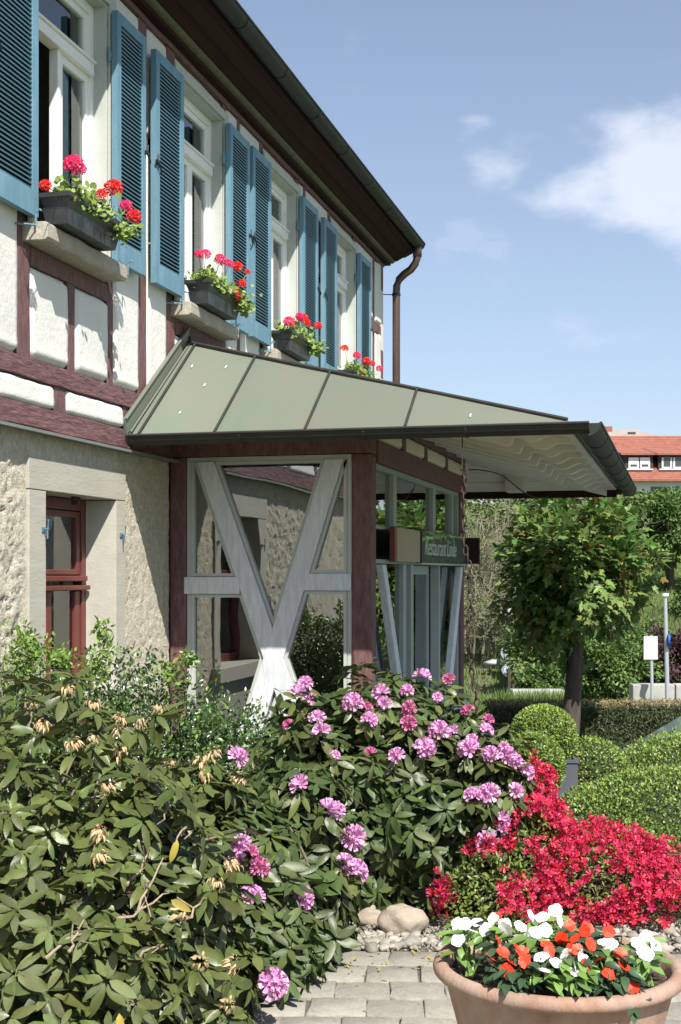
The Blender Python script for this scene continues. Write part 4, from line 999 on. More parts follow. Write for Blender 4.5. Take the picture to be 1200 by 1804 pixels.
def shell(lobes, n, lo=.86, hi=1.05, zmin=.03, facing=None, lump=.0, seed=0):
    """sample points and outward directions over the union of the lobes (camera frame)"""
    P = []; D = []
    area = np.array([(r[0] * r[1] + r[0] * r[2] + r[1] * r[2]) for c, r in lobes]); area /= area.sum()
    tries = 0
    while len(P) < n and tries < n * 20:
        tries += 1; k = rng.choice(len(lobes), p=area); c, r = np.array(lobes[k][0]), np.array(lobes[k][1])
        u = rng.normal(size=3); u /= np.linalg.norm(u)
        if facing is not None and u @ facing < -.45 and rng.random() < .8: continue
        f = rng.uniform(lo, hi)
        if lump: f *= 1 + lump * noise.noise(Vector(tuple(u * 2.6 + seed + k)))
        p = c + u * r * f
        if p[2] < zmin: continue
        inside = False
        for j, (c2, r2) in enumerate(lobes):
            if j != k and np.sum(((p - np.array(c2)) / np.array(r2)) ** 2) < .72 * lo: inside = True; break
        if inside: continue
        nn = u / r; nn /= np.linalg.norm(nn); P.append(p); D.append(nn)
    return np.array(P), np.array(D)
TOCAM = np.array([0, -1., .25])
def whorls(P, D, per, size, droop=(-.25, .45), up=.75):
    """rosettes of leaves; returns leaf positions, frames and sizes in the camera frame"""
    n = len(P); ax = norm(D + np.array([0, 0, up]) + rng.normal(0, .32, (n, 3)))
    t1 = norm(np.cross(ax, np.array([.3, .2, .9]))); t2 = np.cross(ax, t1)
    pos = []; fw = []; upv = []; sc = []
    for i in range(n):
        m = per + rng.integers(-1, 3); a0 = rng.uniform(0, 6.3); s0 = size * rng.uniform(.8, 1.15)
        for k in range(m):
            a = a0 + 2.4 * k + rng.normal(0, .12); el = rng.uniform(*droop); tang = t1[i] * math.cos(a) + t2[i] * math.sin(a)
            f = tang * math.cos(el) + ax[i] * math.sin(el); f = f + np.array([0, 0, -.12])
            pos.append(P[i] + f * .01 - ax[i] * .012 * rng.random() * k * .4); fw.append(f); upv.append(ax[i] + rng.normal(0, .12, 3)); sc.append(s0 * rng.uniform(.72, 1.12))
    return np.array(pos), frames(np.array(fw), np.array(upv)), np.array(sc)
def rot_frames(F3): return np.einsum('ij,njk->nik', ROT, F3)
def branches(name, base, tips, mat, parent, r0=.014, wob=.05, n=5):
    m = MB()
    for tp in tips:
        b = np.array(base) + rng.normal(0, .06, 3) * np.array([1, 1, 0]); pts = []; 
        for i in range(n + 1):
            s = i / n; p = b * (1 - s) + np.array(tp) * s; p = p + rng.normal(0, wob, 3) * math.sin(math.pi * s); p[2] += .08 * math.sin(math.pi * s); pts.append(tuple(p))
        m.tube(pts, [r0 * (1 - .75 * i / n) for i in range(n + 1)], 5)
    return obj(name, m, mat, parent, smooth=True)

def rhodo(name, label, lobes, nwh, size, leaf_mats, base, singles=300, inner=.45, seed=0):
    root = empty(name, tuple(cw(base[0], base[1], 0)), label, 'shrub')
    P, D = shell(lobes, nwh, .74, 1.08, .05, TOCAM, .26, seed)
    pos, F3, sc = whorls(P, D, 8, size)
    # leaves nearest the eye and on the near side are single parts
    vis = (pos[:, 1] + .35 * np.abs(pos[:, 0] - np.array(base)[0])) - .0
    px = 600 + FOC * pos[:, 0] / pos[:, 1]; py = HOR - FOC * (pos[:, 2] - CZ) / pos[:, 1]
    inframe = (px > -20) & (px < 1220) & (py < 1830)
    order = np.argsort(np.where(inframe, pos[:, 1], 99)); one = np.zeros(len(pos), bool); one[order[:singles]] = True
    mes = [np_mesh('leaf', *tmpl(t_), leaf_mats[1], True) for t_ in RL]; W = c2w(pos); G3 = rot_frames(F3)
    for i in np.where(one)[0]: put('leaf', mes[rng.integers(0, len(mes))], mat4(W[i], G3[i], sc[i]), root)
    r_ = ~one; o = obj('leaves', scatter('leaves', [tmpl(t_) for t_ in RL], W[r_], G3[r_], sc[r_], leaf_mats[0], True), None, root); o['kind'] = 'stuff'
    # inner leaves in the darker green, deepening the shade inside by colour
    P2, D2 = shell(lobes, int(nwh * inner), .45, .82, .03, TOCAM)
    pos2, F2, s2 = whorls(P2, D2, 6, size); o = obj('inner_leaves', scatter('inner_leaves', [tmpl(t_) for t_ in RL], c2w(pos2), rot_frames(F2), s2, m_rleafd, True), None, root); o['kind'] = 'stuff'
    k = rng.choice(len(P), min(len(P), 70), replace=False)
    branches('branches', c2w([base[0], base[1], 0]), c2w(P[k]), m_twig, root)
    return root
# flower shapes
TR = [truss_mesh('flower_truss', m_pink, nf, .022 + .0010 * nf, .031, s_, dm, cp_) for s_, (nf, dm, cp_) in enumerate([(12, .1, .8), (9, .2, .9), (7, .35, .8), (14, .0, .6), (10, .15, .5), (6, .4, 1.0)])]
TB = [truss_mesh('flower_bud', m_pinkd, 9, .018, .017, 20 + s_, .3, 1.1) for s_ in range(2)]
def spent_mesh(seed):
    rr = random.Random(seed); ts = [tmpl(leaf_t(.42, 4, .5, .9))]; n = 26; loc = []; fr_ = []
    for i in range(n):
        a = i * 2.4; q = rr.uniform(.006, .026); loc.append((q * math.cos(a), q * math.sin(a), rr.uniform(-.012, .028))); fr_.append((math.cos(a), math.sin(a), rr.uniform(-.9, .1)))
    return scatter('spent_bloom', ts, np.array(loc), frames(np.array(fr_), np.tile([0, 0, 1.], (n, 1))), np.array([rr.uniform(.016, .027) for _ in range(n)]), m_spent)
TS = [spent_mesh(s_) for s_ in range(4)]
def flowers(root, lobes, pix, meshes, name, outw=.035, size=1., collar=True, leafmat=None):
    cp = []
    for (px, py, s) in pix:
        p, nn = ell_hit(lobes, px, py); tc_ = np.array([0, 0, CZ]) - p; tc_ /= np.linalg.norm(tc_)
        if nn @ tc_ < .15: nn = nn + tc_ * .5
        ax = norm((nn + np.array([0, 0, .55]) + tc_ * .45)[None])[0]; p = p + tc_ * outw * 2.2
        f3 = frames(np.array([[rng.normal(), rng.normal(), .1]]), ax[None]); put(name, random.choice(meshes), mat4(c2w(p), rot_frames(f3)[0], size * s), root); cp.append(p - ax * .03)
    if collar and cp:
        cp = np.array(cp); dd = np.tile([0, -.3, .5], (len(cp), 1)); pos, F3, sc = whorls(cp, dd, 8, .105, (-.45, .05), .6)
        o = obj('collar_leaves', scatter('collar_leaves', [tmpl(t_) for t_ in RL], c2w(pos), rot_frames(F3), sc, leafmat or m_rleaf, True), None, root); o['kind'] = 'stuff'

# big rhododendron at the left, mostly past its bloom
LB = [((-1.30, 4.95, .18), (.92, .85, .96)), ((-.78, 4.75, .10), (.50, .55, .83)), ((-1.15, 4.25, .05), (.66, .45, .72)), ((-.62, 5.35, .35), (.34, .4, .52)), ((-1.95, 5.2, .2), (.6, .7, .84))]
big = rhodo('rhododendron_bush', 'large rhododendron with wilted tan blooms in the left corner', LB, 680, .096, (m_rleaf, m_rleafo), (-1.2, 4.9), 300, .5, 3)
z3 = [(295, 335), (150, 410), (415, 410), (697, 422), (365, 480), (195, 495), (515, 520), (620, 490), (530, 465), (415, 555), (330, 580), (752, 662), (885, 650), (940, 625), (1030, 730), (1065, 740), (525, 610), (620, 735), (475, 770), (437, 970), (170, 500), (905, 720), ]
z5 = [(420, 45), (427, 145), (915, 258), (762, 380), (850, 590), (965, 770), (975, 600), (985, 180)]
flowers(big, LB, [(x / 2.5, 1080 + y / 2.5, random.uniform(.6, 1.15)) for x, y in z3[::1]] + [(x / 2.4, 1450 + y / 2.4, random.uniform(.8, 1.1)) for x, y in z5], TS, 'spent_bloom', .03, .88, True)
flowers(big, LB, [(480, 1734, 1.1), (418, 1336, .8)], TR, 'flower_truss', .03, .9, False)
# yellow leaves here and there
my = [np_mesh('yellow_leaf', *tmpl(t_), m_yleaf, True) for t_ in RL[:2]]
for (px, py) in [(318, 1472), (218, 1770), (307, 1575)]:
    p, nn = ell_hit(LB, px, py); f3 = frames(np.array([[rng.normal(), -.3, -.8]]), np.array([[0, -1., .3]])); put('yellow_leaf', random.choice(my), mat4(c2w(p + np.array([0, -.08, 0])), rot_frames(f3)[0], .075), big)
# bare sticks inside
st = MB()
for (x0, y0, x1, y1) in [(300, 1410, 283, 1450), (355, 1425, 325, 1480), (350, 1440, 300, 1480), (240, 1600, 290, 1510), (210, 1620, 300, 1570), (80, 1680, 150, 1630), (120, 1670, 150, 1625), (250, 1680, 290, 1670), (330, 1620, 365, 1580), (225, 1560, 262, 1500), (262, 1640, 215, 1610)]:
    pa, _ = ell_hit(LB, x0, y0); pb, _ = ell_hit(LB, x1, y1); q = [pa + (pb - pa) * k / 5 + rng.normal(0, .008, 3) for k in range(6)]; st.tube([tuple(c2w(v)) for v in q], [.0055, .0045, .004, .0035, .003, .002], 6); st.tube([tuple(c2w(q[2])), tuple(c2w(q[2] + rng.normal(0, .03, 3))), tuple(c2w(q[2] + rng.normal(0, .06, 3)))], [.003, .0025, .0015], 5)
obj('bare_sticks', st, M('pale_dry_twig', (.30, .24, .17), .9, .3, 60), big)

# pink rhododendron in the middle
PB = [((.22, 6.75, .44), (.60, .50, .68)), ((-.12, 6.5, .40), (.40, .40, .60)), ((.66, 6.6, .46), (.33, .34, .48)), ((.36, 6.5, .44), (.48, .32, .34))]
pink = rhodo('rhododendron_bush', 'rhododendron covered in pink flower heads in front of the porch corner', PB, 470, .100, (m_rleafd, m_rleafdo), (.25, 6.6), 300, .6, 8)
z4 = [(295, 118, 1), (260, 160, 1.05), (315, 185, 1), (340, 250, .95), (358, 305, 1.1), (475, 192, 1.05), (535, 255, .85), (585, 155, 1), (595, 195, .8), (738, 95, 1), (642, 392, 1), (745, 362, 1.2), (800, 297, 1.05), (858, 300, .7), (978, 295, .8), (915, 370, 1.15), (925, 330, .7), (995, 385, .85), (1055, 390, 1), (1085, 410, .9), (1128, 450, .95), (925, 542, .9), (990, 532, 1.05), (1085, 525, 1), (1030, 630, 1.1), (1035, 665, .7), (988, 720, 1.3), (680, 145, .7), (795, 170, .7), (408, 388, .6), (1045, 360, .7)]
zb4 = [(840, 103, 1), (690, 210, 1.1), (685, 268, 1.2), (912, 222, 1), (545, 385, 1), (985, 255, .9), (235, 275, .9), (530, 210, .8)]
flowers(pink, PB, [(400 + x / 2.143, 1150 + y / 2.143, s) for x, y, s in z4], TR, 'flower_truss', .03, .79, True, m_rleaf)
flowers(pink, PB, [(400 + x / 2.143, 1150 + y / 2.143, s) for x, y, s in zb4], TB, 'flower_bud', .03, 1.0, True, m_rleaf)
# lower rhododendron between the two
MBs = [((-.19, 5.85, .32), (.29, .34, .46)), ((-.44, 5.45, .26), (.30, .36, .48)), ((-.34, 5.25, .12), (.24, .28, .30)), ((-.14, 5.65, .14), (.20, .24, .28))]
mid = rhodo('rhododendron_bush', 'low rhododendron with a few pink flowers beside the boulders', MBs, 340, .098, (m_rleafd, m_rleafdo), (-.2, 5.6), 300, .6, 15)
zm = [(278, 505, 1.05), (375, 595, 1.1), (415, 600, .9), (475, 700, 1.25), (480, 830, 1.3), (445, 790, .8), (35, 745, 1.1), (92, 930, 1.1), (278, 925, 1.1), (55, 720, .8)]
flowers(mid, MBs, [(400 + x / 2.143, 1150 + y / 2.143, s) for x, y, s in zm], TR, 'flower_truss', .03, .76, True)
flowers(mid, MBs, [(456, 1530, 1.1), (440, 1505, .9)], TB, 'flower_bud', .03, 1.1, True)

# small-leaved dark evergreen along the wall
def leafy(name, label, cat, lobes, n, size, mat, tmpls=SL, core=None, corescale=.88, mat2=None, frac2=.3, zmin=.02, twigs=0, lo=.9, hi=1.04, lump=.08, group=None, upb=.4, seed=0, inner=0, spray=0, ground=0):
    c0 = lobes[0][0]; root = empty(name, tuple(cw(c0[0], c0[1], ground)), label, cat, group)
    P, D = shell(lobes, n, lo, hi, zmin, TOCAM if core else None, lump, seed)
    if inner:
        Pi, Di = shell(lobes, inner, .4, .88, zmin); P = np.concatenate([P, Pi]); D = np.concatenate([D, Di])
    if spray:      # leaves gathered along short twigs
        q = rng.normal(size=P.shape) * spray; P = np.repeat(P, 4, 0) + rng.normal(size=(len(P) * 4, 3)) * spray; D = np.repeat(D, 4, 0)
    n_ = len(P); fwd = D + rng.normal(0, .75, (n_, 3)) + np.array([0, 0, .25]); upv = D + rng.normal(0, .5, (n_, 3)) + np.array([0, 0, upb])
    F3 = rot_frames(frames(fwd, upv)); W = c2w(P); sc = size * rng.uniform(.7, 1.2, n_)
    pick = np.zeros(n_, bool)
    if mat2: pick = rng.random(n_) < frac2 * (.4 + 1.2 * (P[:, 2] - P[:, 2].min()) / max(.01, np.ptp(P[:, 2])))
    o = obj('foliage', scatter('foliage', [tmpl(t_) for t_ in tmpls], W[~pick], F3[~pick], sc[~pick], mat), None, root)
    if mat2 and pick.any(): obj('young_foliage', scatter('young_foliage', [tmpl(t_) for t_ in tmpls], W[pick], F3[pick], sc[pick], mat2), None, root)
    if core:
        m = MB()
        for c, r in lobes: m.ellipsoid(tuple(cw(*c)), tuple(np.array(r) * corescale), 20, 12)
        obj('shade_core', m, core, root, smooth=True)  # solid dark ellipsoids painting the shade inside the shrub
    if twigs:
        k = rng.choice(len(P), min(len(P), twigs), replace=False); branches('branches', c2w([c0[0], c0[1], ground]), c2w(P[k]), m_twig, root, .006, .04)
    return root
HB = [((-1.12, 7.0, .50), (.62, .32, .66)), ((-.62, 7.25, .35), (.42, .34, .58)), ((-1.5, 6.75, .55), (.42, .25, .60)), ((-.28, 7.15, .15), (.34, .3, .46))]
hb = leafy('evergreen_shrub', 'dark small-leaved evergreen shrub straggling along the wall under the red window', 'shrub', HB, 7800, .031, m_holly, mat2=m_hollyl, frac2=.16, lo=.62, hi=1.08, lump=.3, twigs=60, inner=2500, spray=.022)
SP, SF, SS = [], [], []
for (px, py, s, nn) in [(180, 1100, .05, 14), (182, 1125, .06, 20), (185, 1150, .07, 24), (45, 1130, .10, 60), (60, 1160, .12, 90), (30, 1190, .13, 90), (110, 1165, .08, 50), (165, 1180, .08, 40), (330, 1165, .06, 26), (300, 1185, .08, 40)]:
    p = np.array([(px - 600) / FOC * 6.8, 6.8, CZ + (HOR - py) / FOC * 6.8]); nn *= 3
    SP.append(p + rng.normal(0, s * .42, (nn, 3))); SF.append(rot_frames(frames(rng.normal(size=(nn, 3)) + [0, 0, .5], rng.normal(size=(nn, 3)) + [0, -.4, .6]))); SS.append(.034 * rng.uniform(.7, 1.2, nn))
o = obj('young_shoots', scatter('young_shoots', [tmpl(t_) for t_ in SL], c2w(np.concatenate(SP)), np.concatenate(SF), np.concatenate(SS), m_hollyl), None, hb); o['kind'] = 'stuff'

# clipped box: two cushions, two balls in grey planters, one low mound
BXL = [MB().add([(-.25, .1, 0), (0, 0, 0), (.25, .1, 0), (.28, .6, .05), (0, 1, 0), (-.28, .6, .05), (0, .55, -.06)], [(0, 1, 6, 5), (1, 2, 3, 6), (6, 3, 4), (5, 6, 4)])]
leafy('boxwood_cushion', 'broad light green clipped box cushion nearest behind the azalea', 'shrub', [((1.88, 7.35, .16), (.70, .50, .385)), ((1.45, 7.25, .10), (.35, .35, .33)), ((1.75, 7.05, .05), (.5, .3, .30))], 27000, .0185, m_boxl, BXL, m_core, .95, m_boxy, .3, lo=.90, hi=1.035, lump=.10, upb=.5, group=None)
leafy('boxwood_cushion', 'second clipped box cushion rising further back at the right edge', 'shrub', [((2.62, 9.0, .08), (.88, .6, .49)), ((2.1, 8.8, .0), (.35, .4, .33))], 20000, .021, m_boxl, BXL, m_core, .95, m_boxy, .35, lo=.90, hi=1.035, lump=.08, upb=.5, seed=4)
leafy('boxwood_ball', 'clipped box ball standing tallest in its square grey planter', 'shrub', [((1.30, 8.4, .60), (.205, .205, .20))], 7500, .018, m_boxl, BXL, m_core, .93, m_boxy, .55, lo=.95, hi=1.03, lump=.03, upb=.5, seed=6)
leafy('boxwood_ball', 'yellowish clipped box ball lower in front of the taller one', 'shrub', [((1.15, 7.9, .49), (.19, .19, .19))], 6500, .018, m_boxy, BXL, m_core, .93, m_boxl, .35, lo=.95, hi=1.04, lump=.05, upb=.5, seed=7)
leafy('boxwood_mound', 'small rounded box mound between the grey planter and the far cushion', 'shrub', [((1.66, 8.7, .28), (.26, .26, .27))], 6000, .018, m_boxl, BXL, m_core, .93, m_boxy, .4, lo=.95, hi=1.03, lump=.05, upb=.5, seed=8)
m_zinc = M('grey_planter', (.09, .10, .115), .55, .15, 8, .001, 40)
def planter(X, Y, w_, z1, label, rnd):
    r = empty('planter', tuple(cw(X, Y, 0)), label, 'planter', 'grey planters of the box balls')
    m = MB()
    if rnd: m.lathe([(w_ * .8, 0), (w_, z1 - .03), (w_ * 1.06, z1 - .028), (w_ * 1.06, z1), (w_ * .97, z1), (w_ * .93, z1 - .05), (.001, z1 - .05)], tuple(cw(X, Y, 0))[:2], 28)
    else:
        m.prism([(-w_, -w_), (w_, -w_), (w_, w_), (-w_, w_)], 2, 0, z1 - .02).box(-w_ - .008, w_ + .008, -w_ - .008, -w_ + .015, z1 - .02, z1).box(-w_ - .008, w_ + .008, w_ - .015, w_ + .008, z1 - .02, z1).box(-w_ - .008, -w_ + .015, -w_ + .015, w_ - .015, z1 - .02, z1).box(w_ - .015, w_ + .008, -w_ + .015, w_ - .015, z1 - .02, z1)
        p0 = cw(X, Y, 0); m.v = [(p0.x + CA * v[0] - SA * v[1], p0.y + SA * v[0] + CA * v[1], v[2]) for v in m.v]
    obj('tub', m, m_zinc, r, smooth=bool(rnd))
planter(1.34, 8.42, .155, .475, 'tall square grey planter under the tallest box ball', False)
planter(1.15, 7.9, .17, .27, 'low round grey planter under the yellowish box ball', True)

# azalea ------------------------------------------------------------------------
AZ = [((.99, 6.62, .40), (.10, .14, .27)), ((.92, 6.35, .28), (.20, .25, .26)), ((1.22, 6.4, .14), (.38, .34, .27)), ((1.62, 6.35, .01), (.55, .34, .27)), ((.72, 6.12, .14), (.26, .2, .22)), ((2.1, 6.4, -.07), (.5, .3, .25))]
az = leafy('azalea_bush', 'low spreading azalea smothered in crimson blooms behind the terracotta bowl', 'shrub', AZ, 5200, .026, m_azleaf, zmin=.02, lo=.72, hi=1.0, lump=.18, twigs=130, inner=2500, core=None)
P, D = shell(AZ, 2700, .9, 1.08, .03, TOCAM, .18, 0)
dens = np.array([noise.noise(Vector(tuple(p * 5.5))) for p in P]); left = (P[:, 0] < .90) & (P[:, 2] < .36)
keep = np.where(left, dens > .32, dens > -.38); P, D = P[keep], D[keep]
P = P + norm(D) * .012; P2 = np.repeat(P, 2, 0) + rng.normal(0, .018, (len(P) * 2, 3)); D2 = np.repeat(D, 2, 0)
ax = norm(D2 + rng.normal(0, .45, D2.shape) + np.array([0, -.25, .35])); F3 = rot_frames(frames(rng.normal(size=ax.shape), ax)); W = c2w(P2); sc = rng.uniform(.014, .023, len(W))
AF = [tmpl(flower_t(5, .55, 1, .8, .25, s_)) for s_ in range(4)]; o_ = np.argsort(P2[:, 1] + (600 + FOC * P2[:, 0] / P2[:, 1] > 1200) * 9)
ms = [np_mesh('flower', *a_, m_azo) for a_ in AF]
for i in o_[:300]: put('flower', random.choice(ms), mat4(W[i], F3[i], sc[i]), az)
rest = o_[300:]; o = obj('flowers', scatter('flowers', AF, W[rest], F3[rest], sc[rest], m_az), None, az); o['kind'] = 'stuff'

# terracotta bowl ------------------------------------------------------------------
BX, BY, BZ = .655, 3.95, .488
bc = cw(BX, BY, 0)
bowl = empty('terracotta_bowl', (bc.x, bc.y, 0), 'large terracotta bowl planted with red and white flowers on the paving', 'planter')
prof = [(.001, .0), (.205, .0), (.215, .012), (.232, .06), (.262, .15), (.292, .25), (.318, .35), (.332, .40), (.340, .434), (.352, .441), (.366, .445), (.374, .453), (.376, .463), (.373, .475), (.363, .484), (.350, .487), (.338, .483), (.331, .472), (.322, .44), (.31, .40)]
obj('bowl', MB().lathe(prof, (bc.x, bc.y), 96), m_terra, bowl, smooth=True)
so_ = MB(); n = 44
for j in range(n + 1):
    for i in range(n + 1):
        u, v = -1 + 2 * i / n, -1 + 2 * j / n; k = max(abs(u), abs(v)) / max(1e-6, math.hypot(u, v)); X, Y = u * k * .328, v * k * .328
        so_.v.append((bc.x + X, bc.y + Y, .435 + .022 * (1 - (u * u + v * v) / 2) + .012 * noise.noise(Vector((X * 28, Y * 28, 0))) + .006 * noise.noise(Vector((X * 80, Y * 80, 3)))))
for j in range(n):
    for i in range(n): a = j * (n + 1) + i; so_.f.append((a, a + 1, a + n + 2, a + n + 1))
obj('soil', so_, m_soil, bowl, smooth=True)
PT = [((BX, BY, .455), (.35, .35, .185))]
def z7(L_): return [(720 + x / 2.5, 1500 + y / 2.5) for x, y in L_]
WH = z7([(218, 388), (245, 322), (215, 325), (300, 312), (275, 348), (340, 342), (425, 325), (430, 345), (375, 300), (490, 330), (540, 285), (590, 290), (645, 262), (665, 300), (560, 360), (540, 365), (520, 355), (600, 350), (590, 520), (585, 465), (655, 490), (735, 515), (690, 455), (740, 530), (770, 480), (860, 400), (885, 412), (940, 372), (1010, 405), (1045, 450), (1035, 440), (1050, 375), (1090, 420), (755, 460)])
RD = z7([(395, 395), (415, 445), (362, 467), (480, 425), (500, 440), (430, 520), (440, 535), (455, 490), (610, 412), (620, 440), (700, 435), (720, 430), (775, 350), (790, 340), (710, 330), (880, 355), (802, 412), (735, 385), (845, 475), (915, 450), (950, 505), (880, 540), (990, 600), (672, 382), (385, 290), (690, 395), (940, 455), (510, 485), (745, 435), (780, 500)])
WC = [((830, 1650), 'white impatiens at the left rim of the bowl'), ((905, 1640), 'white impatiens second from the left at the back of the bowl'), ((965, 1615), 'tallest white impatiens at the back of the bowl'), ((1000, 1700), 'white impatiens hanging towards the front rim in the middle of the bowl'), ((1075, 1662), 'small two-flowered white impatiens right of the red ones'), ((1140, 1665), 'white impatiens at the right rim of the bowl')]
RC = [((890, 1680), 'orange red impatiens at the left front, between white plants'), ((1000, 1650), 'orange red impatiens in the middle of the bowl'), ((1040, 1635), 'orange red impatiens at the back of the bowl under the azalea'), ((1090, 1690), 'orange red impatiens at the right front of the bowl')]
IW = [np_mesh('flower', *tmpl(flower_t(5, .06, 1, 1.32, .12, 40 + s_)), m_impw) for s_ in range(4)]
IR = [np_mesh('flower', *tmpl(flower_t(5, .10, 1, 1.35, .18, 50 + s_)), m_impr) for s_ in range(4)]
def impatiens(cent, pts, meshes, lm, seedn):
    roots = []
    for (c, lab) in cent:
        p, _ = ell_hit(PT, *c); p[2] = .45; roots.append((p, c, empty('impatiens_plant', tuple(c2w(p)), lab, 'flower', 'impatiens in the terracotta bowl')))
    heads = {k: [] for k in range(len(cent))}
    for (px, py) in pts:
        k = min(range(len(cent)), key=lambda q: (cent[q][0][0] - px) ** 2 + (cent[q][0][1] - py) ** 2)
        p, nn = ell_hit(PT, px, py); tc_ = norm((np.array([0, 0, CZ]) - p)[None])[0]; p = p + tc_ * .012
        ax = norm((nn * .6 + tc_ * .9 + rng.normal(0, .2, 3) + np.array([.25, 0, .6]))[None])
        put('flower', random.choice(meshes), mat4(c2w(p), rot_frames(frames(rng.normal(size=(1, 3)), ax))[0], rng.uniform(.0235, .028) * (.86 if meshes is IW else .74)), roots[k][2]); heads[k].append(p)
    for k, (p0, c, root) in enumerate(roots):
        hs_ = heads[k] or [p0 + np.array([0, 0, .1])]; LP, LF, LU = [], [], []; stm = MB()
        for h in hs_:
            stm.tube([tuple(c2w(p0 + rng.normal(0, .008, 3) * [1, 1, 0])), tuple(c2w((p0 + h) / 2 + rng.normal(0, .01, 3))), tuple(c2w(h - np.array([0, -.004, .004])))], [.005, .004, .002], 5)
            for q in range(11):
                a = rng.uniform(0, 6.3); d = np.array([math.cos(a), math.sin(a), rng.uniform(-.5, .25)]); LP.append(h + d * .012 - np.array([0, -.004, rng.uniform(.006, .05)])); LF.append(d); LU.append(np.array([0, -.25, 1.]) + rng.normal(0, .2, 3))
        obj('stems', stm, m_impl, root)['kind'] = 'stuff'
        obj('leaves', scatter('leaves', [tmpl(leaf_t(.48, 6, .14, .35)), tmpl(leaf_t(.42, 6, .2, .15))], c2w(np.array(LP)), rot_frames(frames(np.array(LF), np.array(LU))), rng.uniform(.038, .062, len(LP)), lm, True), None, root)
impatiens(WC, WH, IW, m_impl, 0); impatiens(RC, RD, IR, m_impd, 1)

# window boxes with geraniums -------------------------------------------------------
def wbox():
    m = MB(); Lh = .36
    def ringp(hx, hy, z): return [(-hx, -hy, z), (hx, -hy, z), (hx, hy, z), (-hx, hy, z)]
    lev = [(.065, .315, 0), (.078, .335, .07), (.080, .337, .072), (.072, .329, .076), (.088, .348, .115), (.104, .364, .122), (.106, .366, .142), (.094, .354, .142), (.080, .340, .110)]
    for hx, hy, z in lev: m.v += ringp(hx, hy, z)
    for i in range(len(lev) - 1):
        for k in range(4): m.f.append((i * 4 + k, i * 4 + (k + 1) % 4, i * 4 + 4 + (k + 1) % 4, i * 4 + 4 + k))
    m.f += [(3, 2, 1, 0), tuple((len(lev) - 1) * 4 + k for k in range(4))]
    return m
boxmb = wbox(); box_me = boxmb.mesh('trough', m_boxpl); soil_me = MB().box(-.082, .082, -.342, .342, .105, .118).mesh('soil', m_soil)
GR_ = [truss_mesh('flower_head', m_gerr, 22, .026, .014, 60 + s_, .15, .4) for s_ in range(2)]
GP_ = [truss_mesh('flower_head', m_gerp, 22, .026, .014, 70 + s_, .15, .4) for s_ in range(2)]
BOX = [(.165, 6.93, 3.578, 'black flower box on the nearest window sill', 'geraniums in the nearest window box, one pink head standing highest', [(130, 292, 'p', 1.35), (80, 328, 'r', .8), (200, 333, 'r', 1.3), (178, 345, 'r', .9), (222, 364, 'p', .9), (236, 383, 'r', 1.1), (143, 300, 'p', .8)]),
       (.165, 9.14, 3.578, 'black flower box on the second window sill from the left', 'geraniums in the second window box with a row of pink heads', [(362, 450, 'p', 1.0), (388, 458, 'p', 1.0), (403, 465, 'p', .8), (418, 471, 'r', 1.0), (436, 480, 'r', .6), (426, 501, 'r', .9), (416, 520, 'r', 1.1), (350, 448, 'p', .7)]),
       (.165, 11.15, 3.578, 'black flower box on the third window sill from the left', 'geraniums in the third window box, three flower heads', [(509, 568, 'p', 1.15), (534, 563, 'r', 1.2), (528, 558, 'p', .9), (560, 575, 'r', .95), (541, 571, 'r', .9)]),
       (.165, 13.41, 3.578, 'black flower box on the farthest window sill, half behind the canopy', 'geraniums in the farthest window box above the canopy edge', [(607, 615, 'r', 1.0), (629, 627, 'p', 1.0), (645, 637, 'r', 1.1), (656, 641, 'r', .8), (668, 650, 'p', .9), (636, 655, 'r', .7)])]
for (x, y, z, lb, lg, hd) in BOX:
    r = bpy.data.objects.new('flower_box', None); COL.objects.link(r); r.location = (x, y, z); r.scale = (1, 1, 1.15); tag(r, lb, 'flower box', 'flower boxes on the window sills')
    for nm, me in (('trough', box_me), ('soil', soil_me)): o = bpy.data.objects.new(nm, me); COL.objects.link(o); o.parent = r
    gr = empty('geranium', (x, y, z + .12), lg, 'flower', 'geraniums in the window boxes')
    n = 750; q = rng.random(n); ly = rng.uniform(-.33, .42, n); hgt = np.abs(rng.normal(.05, .045, n)) * (1.15 - .4 * np.abs(ly) / .35)
    Pn = np.stack([x + rng.normal(.02, .055, n), y + ly, z + .12 + hgt], 1); out_ = ly > .22; Pn[out_, 2] -= rng.uniform(0, .09, out_.sum()); Pn[out_, 0] += rng.uniform(.02, .1, out_.sum())
    F3 = frames(rng.normal(size=(n, 3)) + [.3, -.2, .1], rng.normal(0, .35, (n, 3)) + [.45, -.5, .8])
    obj('leaves', scatter('leaves', [tmpl(GL[0])], Pn, F3, rng.uniform(.022, .044, n), m_ger), None, gr)
    stm = MB()
    for (px, py, c, s) in hd:
        p = on_x(px, py, x + .09); ax = frames(np.array([[.3, .2, .1]]), norm((np.array([.45, -.5, .7]) + rng.normal(0, .15, 3))[None]))[0]
        put('flower_head', random.choice(GR_ if c == 'r' else GP_), mat4(p, ax, s * 1.3), gr)
        b = Vector((x, min(y + .3, max(y - .3, p.y)), z + .12)); stm.tube([b, (b + p) / 2 + Vector((.01, .01, .02)), p], [.003, .0025, .002], 5)
    obj('stems', stm, m_ger, gr)['kind'] = 'stuff'

